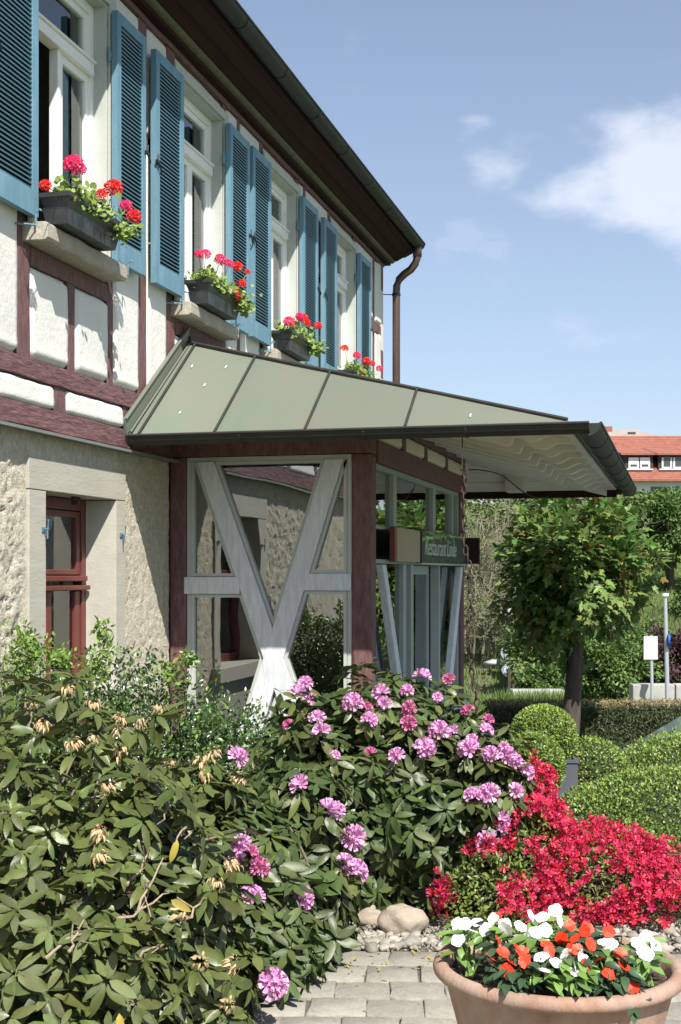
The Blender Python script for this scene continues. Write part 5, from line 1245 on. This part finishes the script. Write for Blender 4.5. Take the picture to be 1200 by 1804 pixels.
# ================================================================== COURTYARD, HEDGE, MAPLE, CAR
def hedge_build():
    Y, X0, X1, zb, zt = 16.2, 1.85, 5.9, -.95, .025
    root = empty('clipped_hedge', tuple(cw(3.8, Y, zb)), 'long dark clipped yew hedge with browned top behind the box shrubs', 'hedge')
    m = MB().box(X0 + .04, X1, Y + .05, Y + .55, zb, zt - .05); m.v = [tuple(cw(*v)) for v in m.v]; obj('shade_core', m, m_core, root)  # solid dark box painting the shade inside the hedge
    n = 15000; X = rng.uniform(X0, X1, n); z = rng.uniform(zb, zt, n); P = np.stack([X, Y + rng.normal(0, .022, n) + .03 * np.sin(X * 9) + .02 * np.sin(z * 12 + X * 5), z], 1)
    n2 = 900; Pe = np.stack([np.full(n2, X0) + rng.normal(0, .02, n2), rng.uniform(Y, Y + .6, n2), rng.uniform(zb, zt, n2)], 1); P = np.concatenate([P, Pe]); n += n2
    F3 = rot_frames(frames(rng.normal(size=(n, 3)) + [0, -.5, .3], rng.normal(size=(n, 3)) + [0, -.9, .5])); obj('foliage', scatter('foliage', [tmpl(SL[1])], c2w(P), F3, rng.uniform(.02, .045, n), m_hedge), None, root)
    n = 7000; P = np.stack([rng.uniform(X0, X1, n), rng.uniform(Y - .03, Y + .6, n), zt + rng.normal(0, .012, n)], 1)
    F3 = rot_frames(frames(rng.normal(size=(n, 3)), rng.normal(0, .5, (n, 3)) + [0, -.2, 1])); obj('browned_top', scatter('browned_top', [tmpl(SL[1])], c2w(P), F3, rng.uniform(.02, .04, n), m_hedget), None, root)
hedge_build()
def tree(name, label, X, Y, zb, zc, rx, rz, nleaf, size, mat, tmpls, trunk_r, cat='tree', group=None, clumps=26, bark=None, mat2=None, limbs=8, singles=0, seed=0, spread=.26, lean=0., frac2=.3, flat=.6):
    rr = np.random.default_rng(100 + seed); root = empty(name, tuple(cw(X, Y, zb)), label, cat, group)
    C = []
    for i in range(clumps):
        u = rr.normal(size=3); u /= np.linalg.norm(u); f = rr.uniform(.35, 1.0 if singles else .92); C.append((X + u[0] * rx * f, Y + u[1] * rx * f, zc + u[2] * rz * f))
    C = np.array(C); per = nleaf // clumps; cen = np.repeat(C, per, 0); off = rr.normal(size=(len(cen), 3)); off /= np.linalg.norm(off, axis=1, keepdims=True)
    rad = spread * (rr.random((len(cen), 1)) ** .4); P = cen + off * rad * np.array([rx, rx, rz * .8])
    D = norm((P - np.array([X, Y, zc]))) + off * .5
    F3 = frames(D + rr.normal(0, .5, P.shape) - np.array([0, 0, .35]), D * .4 + rr.normal(0, flat, P.shape) + np.array([0, 0, .75])); sc = size * rr.uniform(.65, 1.2, len(P)); W = c2w(P); F3 = rot_frames(F3)
    idx = np.arange(len(P)); one = np.zeros(len(P), bool)
    if singles:
        one[np.argsort(P[:, 1])[:singles]] = True; mes = [np_mesh('leaf', *tmpl(t_), m_mapleo) for t_ in tmpls]
        for i in np.where(one)[0]: put('leaf', random.choice(mes), mat4(W[i], F3[i], sc[i]), root)
    pick = (rr.random(len(P)) < frac2) & ~one if mat2 else np.zeros(len(P), bool)
    r_ = ~one & ~pick; o = obj('crown', scatter('crown', [tmpl(t_) for t_ in tmpls], W[r_], F3[r_], sc[r_], mat), None, root)
    if singles: o['kind'] = 'stuff'
    if pick.any(): obj('young_foliage', scatter('young_foliage', [tmpl(t_) for t_ in tmpls], W[pick], F3[pick], sc[pick], mat2), None, root)
    m = MB(); top = zc - rz * .25; tp = [tuple(cw(X - lean * (1 - k / 5) + rr.normal(0, .006), Y, zb + (top - zb) * k / 5)) for k in range(6)]
    m.tube(tp, [trunk_r * (1.25 - .1 * k if k == 0 else 1.08 - .09 * k) for k in range(6)], 12)
    obj('trunk', m, bark or m_bark, root, smooth=True)
    lm = MB()
    for i in rr.choice(clumps, min(limbs, clumps), replace=False):
        a = np.array([X, Y, top - rz * .1 * rr.random()]); b = C[i]; mid = (a + b) / 2 + rr.normal(0, .06, 3) * rx; lm.tube([tuple(c2w(a)), tuple(c2w(mid)), tuple(c2w(b))], [trunk_r * .5, trunk_r * .3, trunk_r * .1], 6)
    if limbs: obj('limbs', lm, bark or m_bark, root, smooth=True)
    return root
m_mred = M('bronze_young_maple_leaf', (.28, .19, .05), .45, .15, 20, island=.3, hue=.03, trans=.3)
tree('maple_tree', 'small round-headed maple with large lobed leaves standing before the hedge', 2.76, 15.2, -.9, 1.63, .92, .96, 5200, .145, m_maple, ML, .115, singles=300, clumps=95, limbs=14, seed=1, spread=.30, mat2=m_mred, frac2=.10, flat=.35, lean=.14)

# parked car: body, windows, wheels
def car():
    X0, Y, zb = 1.25, 10.4, -.86
    root = empty('parked_car', tuple(cw(X0 + 2.1, Y, zb)), 'silver blue hatchback parked beyond the box cushions, only its windscreen showing', 'car')
    m_car = M('silver_blue_paint', (.30, .40, .48), .22, .03, 4, metal=.6); m_tyre = M('black_tyre', (.02, .02, .02), .8, .1, 20); m_rim = M('alloy_rim', (.5, .5, .52), .3, .05, 8, metal=.9); m_lamp = M('lamp_glass', (.6, .6, .62), .1, .02, 3)
    prof = [(0.02, .30), (.0, .52), (.06, .68), (.30, .78), (.95, .92), (1.05, .95), (1.75, 1.38), (2.1, 1.45), (3.0, 1.46), (3.6, 1.38), (4.05, 1.0), (4.15, .85), (4.18, .45), (4.1, .30)]
    low = [(.02, .30), (4.1, .30), (4.1, .22), (.1, .22)]
    def T(v): return tuple(cw(X0 + v[0], Y + v[1], zb + v[2]))
    m = MB(); W_ = .86; rows = []
    for s, k in ((-1, 1), (-.86, .0), (0, 0), (.86, 0), (1, 1)):
        row = []
        for (x, z) in prof:
            hw = W_ * (1 if z < .95 else 1 - .22 * (z - .95) / .5)
            zz = z - (.05 if abs(s) == 1 and z > .6 else 0) + (0.0); xx = x + (.06 if abs(s) == 1 and x < .3 else 0) - (.06 if abs(s) == 1 and x > 4 else 0); row.append((xx, s * hw, zz))
        rows.append(row)
    n = len(prof); m.v = [T(v) for r_ in rows for v in r_]
    for j in range(4):
        for i in range(n): a, b = j * n + i, j * n + (i + 1) % n; m.f.append((a, b, b + n, a + n))
    m.f += [tuple(range(n)), tuple(4 * n + i for i in range(n - 1, -1, -1))]
    obj('body', m, m_car, root, smooth=False, bevel=.02)
    def pl(pts, name, mat):
        q = MB(); q.add([T(p) for p in pts], [tuple(range(len(pts)))]); obj(name, q, mat, root)
    m_cg = M('car_glass', (.45, .55, .62), .08, .02, 3, metal=.7)  # pale blue tint stands in for sky reflected in the glass
    pl([(1.08, -.70, .985), (1.72, -.62, 1.375), (1.72, .62, 1.375), (1.08, .70, .985)], 'windscreen', m_cg)
    for s in (-1, 1):
        pl([(1.35, s * .852, .98), (1.85, s * .745, 1.34), (2.55, s * .735, 1.37), (2.55, s * .852, .98)], 'side_window', m_cg); pl([(2.62, s * .852, .98), (2.62, s * .735, 1.37), (3.35, s * .75, 1.33), (3.75, s * .852, 1.0)], 'side_window', m_cg)
        for x in (.75, 3.35):
            wm = MB().tube([T((x, s * .70, .31)), T((x, s * .885, .31))], .31, 24); wo = obj('wheel', wm, m_tyre, root, smooth=False); obj('rim', MB().tube([T((x, s * .80, .31)), T((x, s * .892, .31))], .20, 16), m_rim, wo)
        obj('headlight', MB().ellipsoid(T((.10, s * .62, .62)), (.10, .14, .07), 12, 8), m_lamp, root, smooth=True); obj('wing_mirror', MB().ellipsoid(T((1.35, s * .95, 1.0)), (.06, .09, .06), 10, 6), m_car, root, smooth=True)
car()

# ================================================================== STREET LEVEL
m_conc = M('weathered_concrete', (.42, .41, .38), .9, .15, 2, .004, 20, col2=(.25, .25, .22), c2amt=.6, c2scale=1.2)
m_galv = M('galvanised_steel', (.50, .52, .53), .4, .05, 4, metal=.4)
def gz(X, Y): return ground_z(X, Y)
def blk(X0, X1, Y, z0, z1, label, group, nm='concrete_block', th=.5):
    m = MB().box(X0, X1, Y, Y + th, z0, z1); m.v = [tuple(cw(*v)) for v in m.v]; o = obj(nm, m, m_conc, bevel=.03); tag(o, label, 'wall', group); return o
Yb = 38
for i, (a, b) in enumerate([(1115, 1189), (1191, 1265)]):
    blk((a - 600) / FOC * Yb, (b - 600) / FOC * Yb, Yb, gz(9, Yb) - .3, CZ - (1206 - HOR) / FOC * Yb, ['whole pale concrete block behind the two posts', 'concrete block cut by the right edge of the picture'][i], 'concrete blocks along the street')
blk((898 - 600) / FOC * Yb, (990 - 600) / FOC * Yb, Yb - .5, gz(5, Yb) - .3, CZ - (1213 - HOR) / FOC * Yb, 'low whitish garden wall behind the hedge left of the maple trunk', None, 'garden_wall')
Ys = 36
def zpix(py, Y): return CZ + (HOR - py) / FOC * Y
def xpix(px, Y): return (px - 600) / FOC * Y
sg_ = empty('road_sign', tuple(cw(xpix(1150, Ys), Ys, gz(8, Ys))), 'white backed rectangular road sign on a thin post above the hedge', 'sign')
obj('post', MB().tube([tuple(cw(xpix(1150, Ys), Ys, gz(8, Ys))), tuple(cw(xpix(1147, Ys), Ys, zpix(1119, Ys)))], .045, 10), m_galv, sg_)
m = MB().box(xpix(1133, Ys), xpix(1158, Ys), Ys - .07, Ys - .05, zpix(1162, Ys), zpix(1121, Ys)); m.v = [tuple(cw(*v)) for v in m.v]; obj('panel', m, M('sign_back', (.55, .57, .59), .5, .03, 4), sg_, bevel=.01)
Ys = 37
lp = empty('street_lamp', tuple(cw(xpix(1177, Ys), Ys, gz(9, Ys))), 'slim grey lamp post with a small head and a blue disc at the right edge', 'lamp')
obj('pole', MB().tube([tuple(cw(xpix(1177, Ys), Ys, gz(9, Ys))), tuple(cw(xpix(1172, Ys), Ys, zpix(1050, Ys)))], [.07, .05], 10), m_galv, lp)
obj('lamp_head', MB().tube([tuple(cw(xpix(1172, Ys), Ys, zpix(1053, Ys))), tuple(cw(xpix(1172, Ys), Ys, zpix(1050, Ys))), tuple(cw(xpix(1172, Ys), Ys, zpix(1045, Ys)))], [.06, .10, .10], 10), M('white_lamp_head', (.8, .8, .8), .4, .02, 4), lp)
m = MB().tube([tuple(cw(xpix(1176.5, Ys), Ys - .06, zpix(1128, Ys))), tuple(cw(xpix(1176.5, Ys) + .06, Ys - .075, zpix(1128, Ys)))], .19, 20); obj('round_plate', m, M('blue_sign_face', (.03, .09, .35), .4, .03, 4), lp)
# garden steps and odds on the slope behind
m_path = M('garden_path', (.15, .12, .10), .9, .3, 3, .02, 6)
st_root = empty('garden_steps', tuple(cw(xpix(842, 44), 44, gz(4.6, 44))), 'timber edged steps climbing the slope behind the rain chain', 'steps')
for k in range(14):
    Y = 43 + k * .9; X = xpix(845 - k * .3, Y); m = MB().box(X - .42, X + .42, Y, Y + .8, gz(X, Y) - .3, gz(X, Y) + .08); m.v = [tuple(cw(*v)) for v in m.v]; obj('step', m, m_path, st_root, bevel=.02)
for (px, py0, py1, Y, lab) in [(897, 1180, 1236, 40, 'left dark fence stake beside the low white wall'), (904, 1205, 1240, 39, 'short dark stake right of the other by the low white wall')]:
    o = obj('stake', MB().tube([tuple(cw(xpix(px, Y), Y, zpix(py1, Y) - .6)), tuple(cw(xpix(px, Y), Y, zpix(py0, Y)))], .05, 6), m_bark); tag(o, lab, 'post')
# tarpaulin-like pale rags and stones
m_tarp = M('pale_tarpaulin', (.33, .34, .37), .6, .2, 3)
m = MB(); n = 10
for j in range(n + 1):
    for i in range(n + 1):
        px, py = 888 + 22 * i / n + 3 * math.sin(j * 1.3), 1132 + 60 * j / n; m.v.append(tuple(cw(xpix(px, 44) , 44 + .3 * math.sin(i * 1.7 + j) + (n - j) * .08, zpix(py, 44))))
for j in range(n):
    for i in range(n): a = j * (n + 1) + i; m.f.append((a, a + 1, a + n + 2, a + n + 1))
o = obj('tarpaulin', m, m_tarp, smooth=True); tag(o, 'crumpled pale grey tarpaulin on the garden slope', 'tarpaulin')
for (px, py, w_, lab) in [(868, 1168, .30, 'white flat stone beside the garden steps'), (905, 1082, .55, 'bluish white sheet covered heap on the slope')]:
    Y = 45; m = MB().ellipsoid(tuple(cw(xpix(px, Y), Y, zpix(py, Y))), (w_, w_ * .7, w_ * .35), 12, 8, .4, px); o = obj('stone', m, m_tarp, smooth=True); tag(o, lab, 'stone')

# background planting -----------------------------------------------------------------
QL = [MB().add([(-.3, 0, 0), (.3, 0, .05), (.22, .9, 0), (-.25, 1, .08)], [(0, 1, 2, 3)]), leaf_t(.6, 3, .2, .2)]
m_gtwig = M('silvery_twig', (.19, .175, .12), .85, .25, 1)
m_g1 = M('fresh_green_foliage', (.13, .21, .045), .6, .15, 1.5, island=.4, hue=.02, trans=.25)
m_g2 = M('mid_green_foliage', (.085, .15, .035), .6, .15, 1.5, island=.4, hue=.02, trans=.22)
m_g3 = M('olive_foliage', (.13, .175, .055), .7, .15, 1.5, island=.4, hue=.03, trans=.2)
m_pur = M('purple_foliage', (.075, .035, .04), .6, .15, 1.5, island=.4, trans=.15)
def bgtree(px, pyc, Y, rx, rz, n, mat, lab, nm='tree', size=.22, trunk=.14, seed=0, mat2=None, base=None, clumps=30, limbs=8, spread=.30, group=None):
    X = xpix(px, Y); tree(nm, lab, X, Y, gz(X, Y) - .1 if base is None else base, zpix(pyc, Y), rx, rz, n, size, mat, QL, trunk, clumps=clumps, seed=seed, mat2=mat2, limbs=limbs, spread=spread, cat='tree' if nm.endswith('tree') else 'shrub', group=group)
bgtree(1180, 925, 62, 2.6, 1.9, 9000, m_g2, 'broad green orchard tree on the meadow at the right edge', 'orchard_tree', .20, .22, 1, m_g1, clumps=44, limbs=10)
bgtree(1110, 915, 74, 2.9, 1.9, 8000, m_g1, 'fresh green tree just right of the canopy corner below the red roof', 'green_tree', .24, .16, 2, m_g2, clumps=40)
bgtree(1225, 1085, 56, 1.5, 1.6, 3500, m_g2, 'dark green tree cut off by the right edge above the lamp', 'green_tree', .18, .12, 3)
bgtree(1060, 905, 66, 2.8, 2.0, 6000, m_g3, 'olive tree behind the right half of the maple crown', 'olive_green_tree', .22, .14, 4, m_g1)
bgtree(960, 900, 64, 2.8, 2.0, 3800, m_g3, 'sparse olive tree behind the top of the maple', 'olive_green_tree', .20, .14, 5, m_g2)
bgtree(1010, 930, 78, 3.4, 2.6, 6500, m_g2, 'dark tree furthest behind the maple crown', 'green_tree', .25, .16, 6)
bgtree(905, 925, 80, 3.6, 3.0, 6500, m_g3, 'tall olive tree furthest back behind the thicket', 'olive_green_tree', .24, .16, 7)
bgtree(1175, 895, 92, 3.2, 1.7, 5000, m_g1, 'light green tree hiding the foot of the red roofed house', 'green_tree', .3, .16, 8)
bgtree(1085, 893, 93, 3.0, 1.8, 4500, m_g2, 'green tree under the left end of the red roof', 'green_tree', .3, .16, 9)
bgtree(1420, 1000, 52, 3.2, 3.0, 3500, m_g2, 'unseen tree added on the meadow for the porch reflections', 'green_tree', .3, .16, 31)  # three unseen trees, added to fill the reflections in the porch front panes
bgtree(1640, 1010, 44, 3.0, 3.0, 3500, m_g1, 'unseen light tree added by the street for the porch reflections', 'green_tree', .3, .16, 32)
bgtree(1530, 960, 66, 4.0, 3.4, 3500, m_g2, 'unseen dark tree added behind the other two for the porch reflections', 'green_tree', .34, .16, 33)
bgtree(1240, 898, 93, 3.2, 2.2, 3000, m_g2, 'green tree beyond the right edge in front of the red roof', 'green_tree', .3, .16, 10)
# shrubs on the street bank
for k, (px, py, Y, rx, rz, mt, m2, lab) in enumerate([(1085, 1165, 41, 1.35, 1.25, m_g1, m_g2, 'bright green shrub left of the road sign'), (1030, 1180, 42, 1.4, 1.3, m_g1, m_g2, 'bright green shrub right of the maple trunk'), (940, 1150, 42, 1.1, 1.35, m_g1, m_g3, 'yellow green shrub left of the maple trunk'), (1175, 1165, 44, 1.1, 1.2, m_pur, None, 'dark purple leaved shrub behind the lamp post'), (1125, 1140, 45, 1.2, 1.0, m_g2, m_g1, 'green shrub just behind the road sign'), (960, 1205, 40, .9, .6, m_g2, m_g1, 'low dark shrub at the foot of the bank'), (1060, 1105, 50, 1.6, 1.2, m_g2, m_g1, 'green shrub higher up the bank behind the maple'), (985, 1100, 50, 1.6, 1.4, m_g3, m_g2, 'olive shrub behind the shaded side of the maple')]):
    bgtree(px, py, Y, rx, rz, 4200, mt, lab, 'bushy_shrub', .13, .05, 20 + k, m2, clumps=34, limbs=4)
# twiggy thicket
def thicket(px, py_top, Y, w_, h, n, seed, lab):
    rr = np.random.default_rng(seed); X = xpix(px, Y); zb = zpix(py_top, Y) - h; root = empty('bare_shrub', tuple(cw(X, Y, zb)), lab, 'shrub'); m = MB(); LP = []
    for i in range(n):
        b = np.array([X + rr.normal(0, w_ * .25), Y + rr.normal(0, .8), zb - .2]); d = np.array([rr.normal(0, .28), rr.normal(0, .2), 1]); d /= np.linalg.norm(d); ln = h * rr.uniform(.6, 1.05)
        bend = rr.normal(0, .25 * w_, 3) * [1, 1, 0]; pts = [b + d * ln * s + bend * s * s for s in (0, .3, .6, .85, 1)]; m.tube([tuple(c2w(p)) for p in pts], [.05, .04, .03, .018, .008], 4, False)
        for j in range(9):
            s = rr.uniform(.25, 1); q = b + d * ln * s + bend * s * s; dd = rr.normal(size=3) * [1, .6, .7] + [0, 0, .5]; dd /= np.linalg.norm(dd); l2 = rr.uniform(.3, .9); e = q + dd * l2; k2 = q + dd * l2 * .5 + rr.normal(0, .08, 3)
            m.tube([tuple(c2w(q)), tuple(c2w(k2)), tuple(c2w(e))], [.018, .014, .007], 3, False)
            for _ in range(5): LP.append(q + dd * l2 * rr.random() + rr.normal(0, .12, 3))
    obj('branches', m, m_gtwig, root); LP = np.array(LP); k = len(LP)
    obj('foliage', scatter('foliage', [tmpl(t_) for t_ in QL], c2w(LP), frames(rr.normal(size=(k, 3)), rr.normal(size=(k, 3)) + [0, 0, .6]), rr.uniform(.06, .13, k), m_g3), None, root)
thicket(850, 880, 50, 3.0, 5.2, 60, 1, 'half bare twiggy thicket directly behind the rain chain')
thicket(905, 890, 54, 3.4, 4.6, 60, 2, 'half bare shrub between the thicket and the maple')
thicket(850, 1020, 47, 2.4, 2.4, 50, 3, 'low tangle of bare twigs in front of the thicket')
thicket(830, 880, 58, 3.4, 5.0, 50, 4, 'bare shrub furthest left behind the porch post')
thicket(1040, 870, 60, 3.0, 4.5, 40, 5, 'bare crowned shrub behind the canopy corner')
thicket(970, 872, 58, 3.0, 4.5, 40, 6, 'bare crowned shrub above the middle of the maple')
# tall grass tufts on the bank
def tufts(X0, X1, Y0_, Y1_, n, h, mat, lab):
    X = rng.uniform(X0, X1, n); Y = rng.uniform(Y0_, Y1_, n); Z = np.array([gz(a, b) for a, b in zip(X, Y)]); bl = [tmpl(MB().add([(-.06, 0, 0), (.06, 0, 0), (0, 1, .25)], [(0, 1, 2)]))]
    F3 = frames(np.stack([rng.normal(0, .3, n), rng.normal(0, .3, n), np.ones(n)], 1), rng.normal(size=(n, 3)))
    o = obj('tall_grass', scatter('tall_grass', bl, c2w(np.stack([X, Y, Z], 1)), F3, h * rng.uniform(.5, 1.2, n), mat), None); tag(o, lab, 'grass', kind='stuff')
tufts(3.5, 17, 40, 58, 26000, .30, m_g3, 'rough grass on the bank')
tufts(4.4, 6.4, 36.5, 37.3, 2600, .9, m_g1, 'tall grass tuft before the low white wall')
tufts(14, 21, 58, 76, 9000, .3, m_g1, 'meadow grass by the orchard tree')

# ================================================================== RED ROOFED HOUSE ON THE HILL
def far_house():
    Y = 100; x0, x1 = xpix(1046, Y), 42.0; ze, zr = zpix(845, Y), 12.65; zg = gz(25, Y) - .5
    root = empty('red_roofed_house', tuple(cw(30, Y, zg)), 'long white house with a red tiled roof and shed dormers on the hill', 'house')
    m_rt = M('red_roof_tiles', (.29, .105, .072), .85, .25, 2.5, .01, 8, col2=(.22, .09, .065), c2amt=.5, c2scale=1.1); m_ww = M('house_render', (.62, .62, .60), .9, .05, 2); m_dk = M('dark_brown_cladding', (.05, .04, .038), .8, .1, 3); m_wf = M('white_frame', (.8, .8, .8), .5, .02, 3); m_dp = M('dark_pane', (.06, .07, .08), .1, .05, 3)
    def hb(name, bs, mat, par=root, **k):
        m = MB()
        for b in bs: m.box(*b)
        m.v = [tuple(cw(*v)) for v in m.v]; return obj(name, m, mat, par, **k)
    hb('wall', [(x0 + .4, x1 - .4, Y + .6, Y + 9.4, zg, ze + .1)], m_ww)
    # roof in stepped courses
    m = MB(); nc = 22; yr = Y + 5
    for k in range(nc):
        a, b = k / nc, (k + 1) / nc
        for s in (1, -1):
            ya, yb = (Y + (yr - Y) * a, Y + (yr - Y) * b) if s == 1 else (Y + 10 - (yr - Y) * a, Y + 10 - (yr - Y) * b); za, zb_ = ze + (zr - ze) * a, ze + (zr - ze) * b
            m.add([(x0, ya, za + .06), (x1, ya, za + .06), (x1, yb, zb_ + .0), (x0, yb, zb_ + .0), (x0, ya, za - .1), (x1, ya, za - .1), (x1, yb, zb_ - .16), (x0, yb, zb_ - .16)], [(0, 1, 2, 3), (0, 4, 5, 1), (0, 3, 7, 4), (1, 5, 6, 2), (4, 7, 6, 5)])
    m.v = [tuple(cw(*v)) for v in m.v]; obj('roof', m, m_rt, root)
    m = MB().prism([(Y + .6, ze - .1), (Y + 9.4, ze - .1), (Y + 5, zr - .3)], 0, x0 + .4, x0 + .6); m.v = [tuple(cw(*v)) for v in m.v]; obj('gable', m, m_ww, root)
    def roofy(z): return Y + 5 * (z - ze) / (zr - ze)
    for (pa, pb, wa, wb) in [(1104, 1158, 1112, 1150), (1163, 1218, 1171, 1210), (1226, 1280, 1234, 1272)]:
        xa, xb = xpix(pa, Y), xpix(pb, Y); zt = zpix(799, Y) ; zb_ = zpix(826, Y); yf = roofy(zb_) - .2
        d = hb('dormer', [(xa + .1, xb - .1, yf + .1, yf + 3.6, zb_ - .4, zt)], m_dk)
        q = MB().add([(xa - .3, yf - .35, zt - .06), (xb + .15, yf - .35, zt - .06), (xb - .3, yf + 2.8, zt + .62), (xa - .8, yf + 2.8, zt + .62), (xa - .3, yf - .35, zt + .08), (xb + .15, yf - .35, zt + .08), (xb - .3, yf + 2.8, zt + .78), (xa - .8, yf + 2.8, zt + .78)], [(3, 2, 1, 0), (4, 5, 6, 7), (0, 1, 5, 4), (1, 2, 6, 5), (2, 3, 7, 6), (3, 0, 4, 7)])
        q.v = [tuple(cw(*v)) for v in q.v]; obj('dormer_roof', q, m_rt, d)
        w0, w1 = xpix(wa, Y), xpix(wb, Y); mid = (w0 + w1) / 2
        for (a, b, blind) in ((w0, mid - .05, pa == 1104), (mid + .05, w1, pa == 1104)):
            hb('window', [(a, b, yf + .0, yf + .06, zb_ + .1, zt - .22)], m_wf, d)
            hb('pane', [(a + .13, b - .13, yf - .02, yf - .005, zb_ + .24, zb_ + (.42 if blind else 1.0))] , m_dp, d)
        hb('sill', [(w0 - .2, w1 + .2, yf - .12, yf - .0, zb_ - .02, zb_ + .07)], m_wf, d)
    for k in range(6): hb('window', [(x0 + 1.5 + k * 3, x0 + 2.6 + k * 3, Y + .55, Y + .598, ze - 1.7, ze - .5)], m_dp)
    g = empty('grey_roofed_house', tuple(cw(22, 120, gz(22, 120))), 'grey roofed house with a brick chimney behind the red roof', 'house')
    Y2 = 118; m_gr = M('grey_roof', (.30, .27, .24), .9, .12, 1)
    hb('wall', [(xpix(1020, Y2), xpix(1180, Y2), Y2 + .5, Y2 + 8, gz(22, Y2) - 1, zpix(775, Y2))], m_ww, g)
    m = MB().add([(xpix(1010, Y2), Y2, zpix(775, Y2)), (xpix(1190, Y2), Y2, zpix(775, Y2)), (xpix(1118, Y2 + 4), Y2 + 4, zpix(756, Y2 + 4)), (xpix(1030, Y2 + 4), Y2 + 4, zpix(757, Y2 + 4)), (xpix(1010, Y2), Y2 + 8, zpix(775, Y2)), (xpix(1190, Y2), Y2 + 8, zpix(775, Y2))], [(0, 1, 2, 3), (5, 4, 3, 2), (1, 5, 2), (4, 0, 3)])
    m.v = [tuple(cw(*v)) for v in m.v]; rr = obj('roof', m, m_gr, g)
    hb('chimney', [(xpix(1067, Y2 + 3), xpix(1079, Y2 + 3), Y2 + 3, Y2 + 4, zpix(762, Y2 + 3), zpix(751, Y2 + 3))], M('brick_chimney', (.28, .10, .08), .9, .1, 3), rr)
    hb('skylight_box', [(xpix(1108, Y2 + 2), xpix(1120, Y2 + 2), Y2 + 2, Y2 + 3, zpix(769, Y2 + 2), zpix(761, Y2 + 2))], m_dk, rr)
far_house()
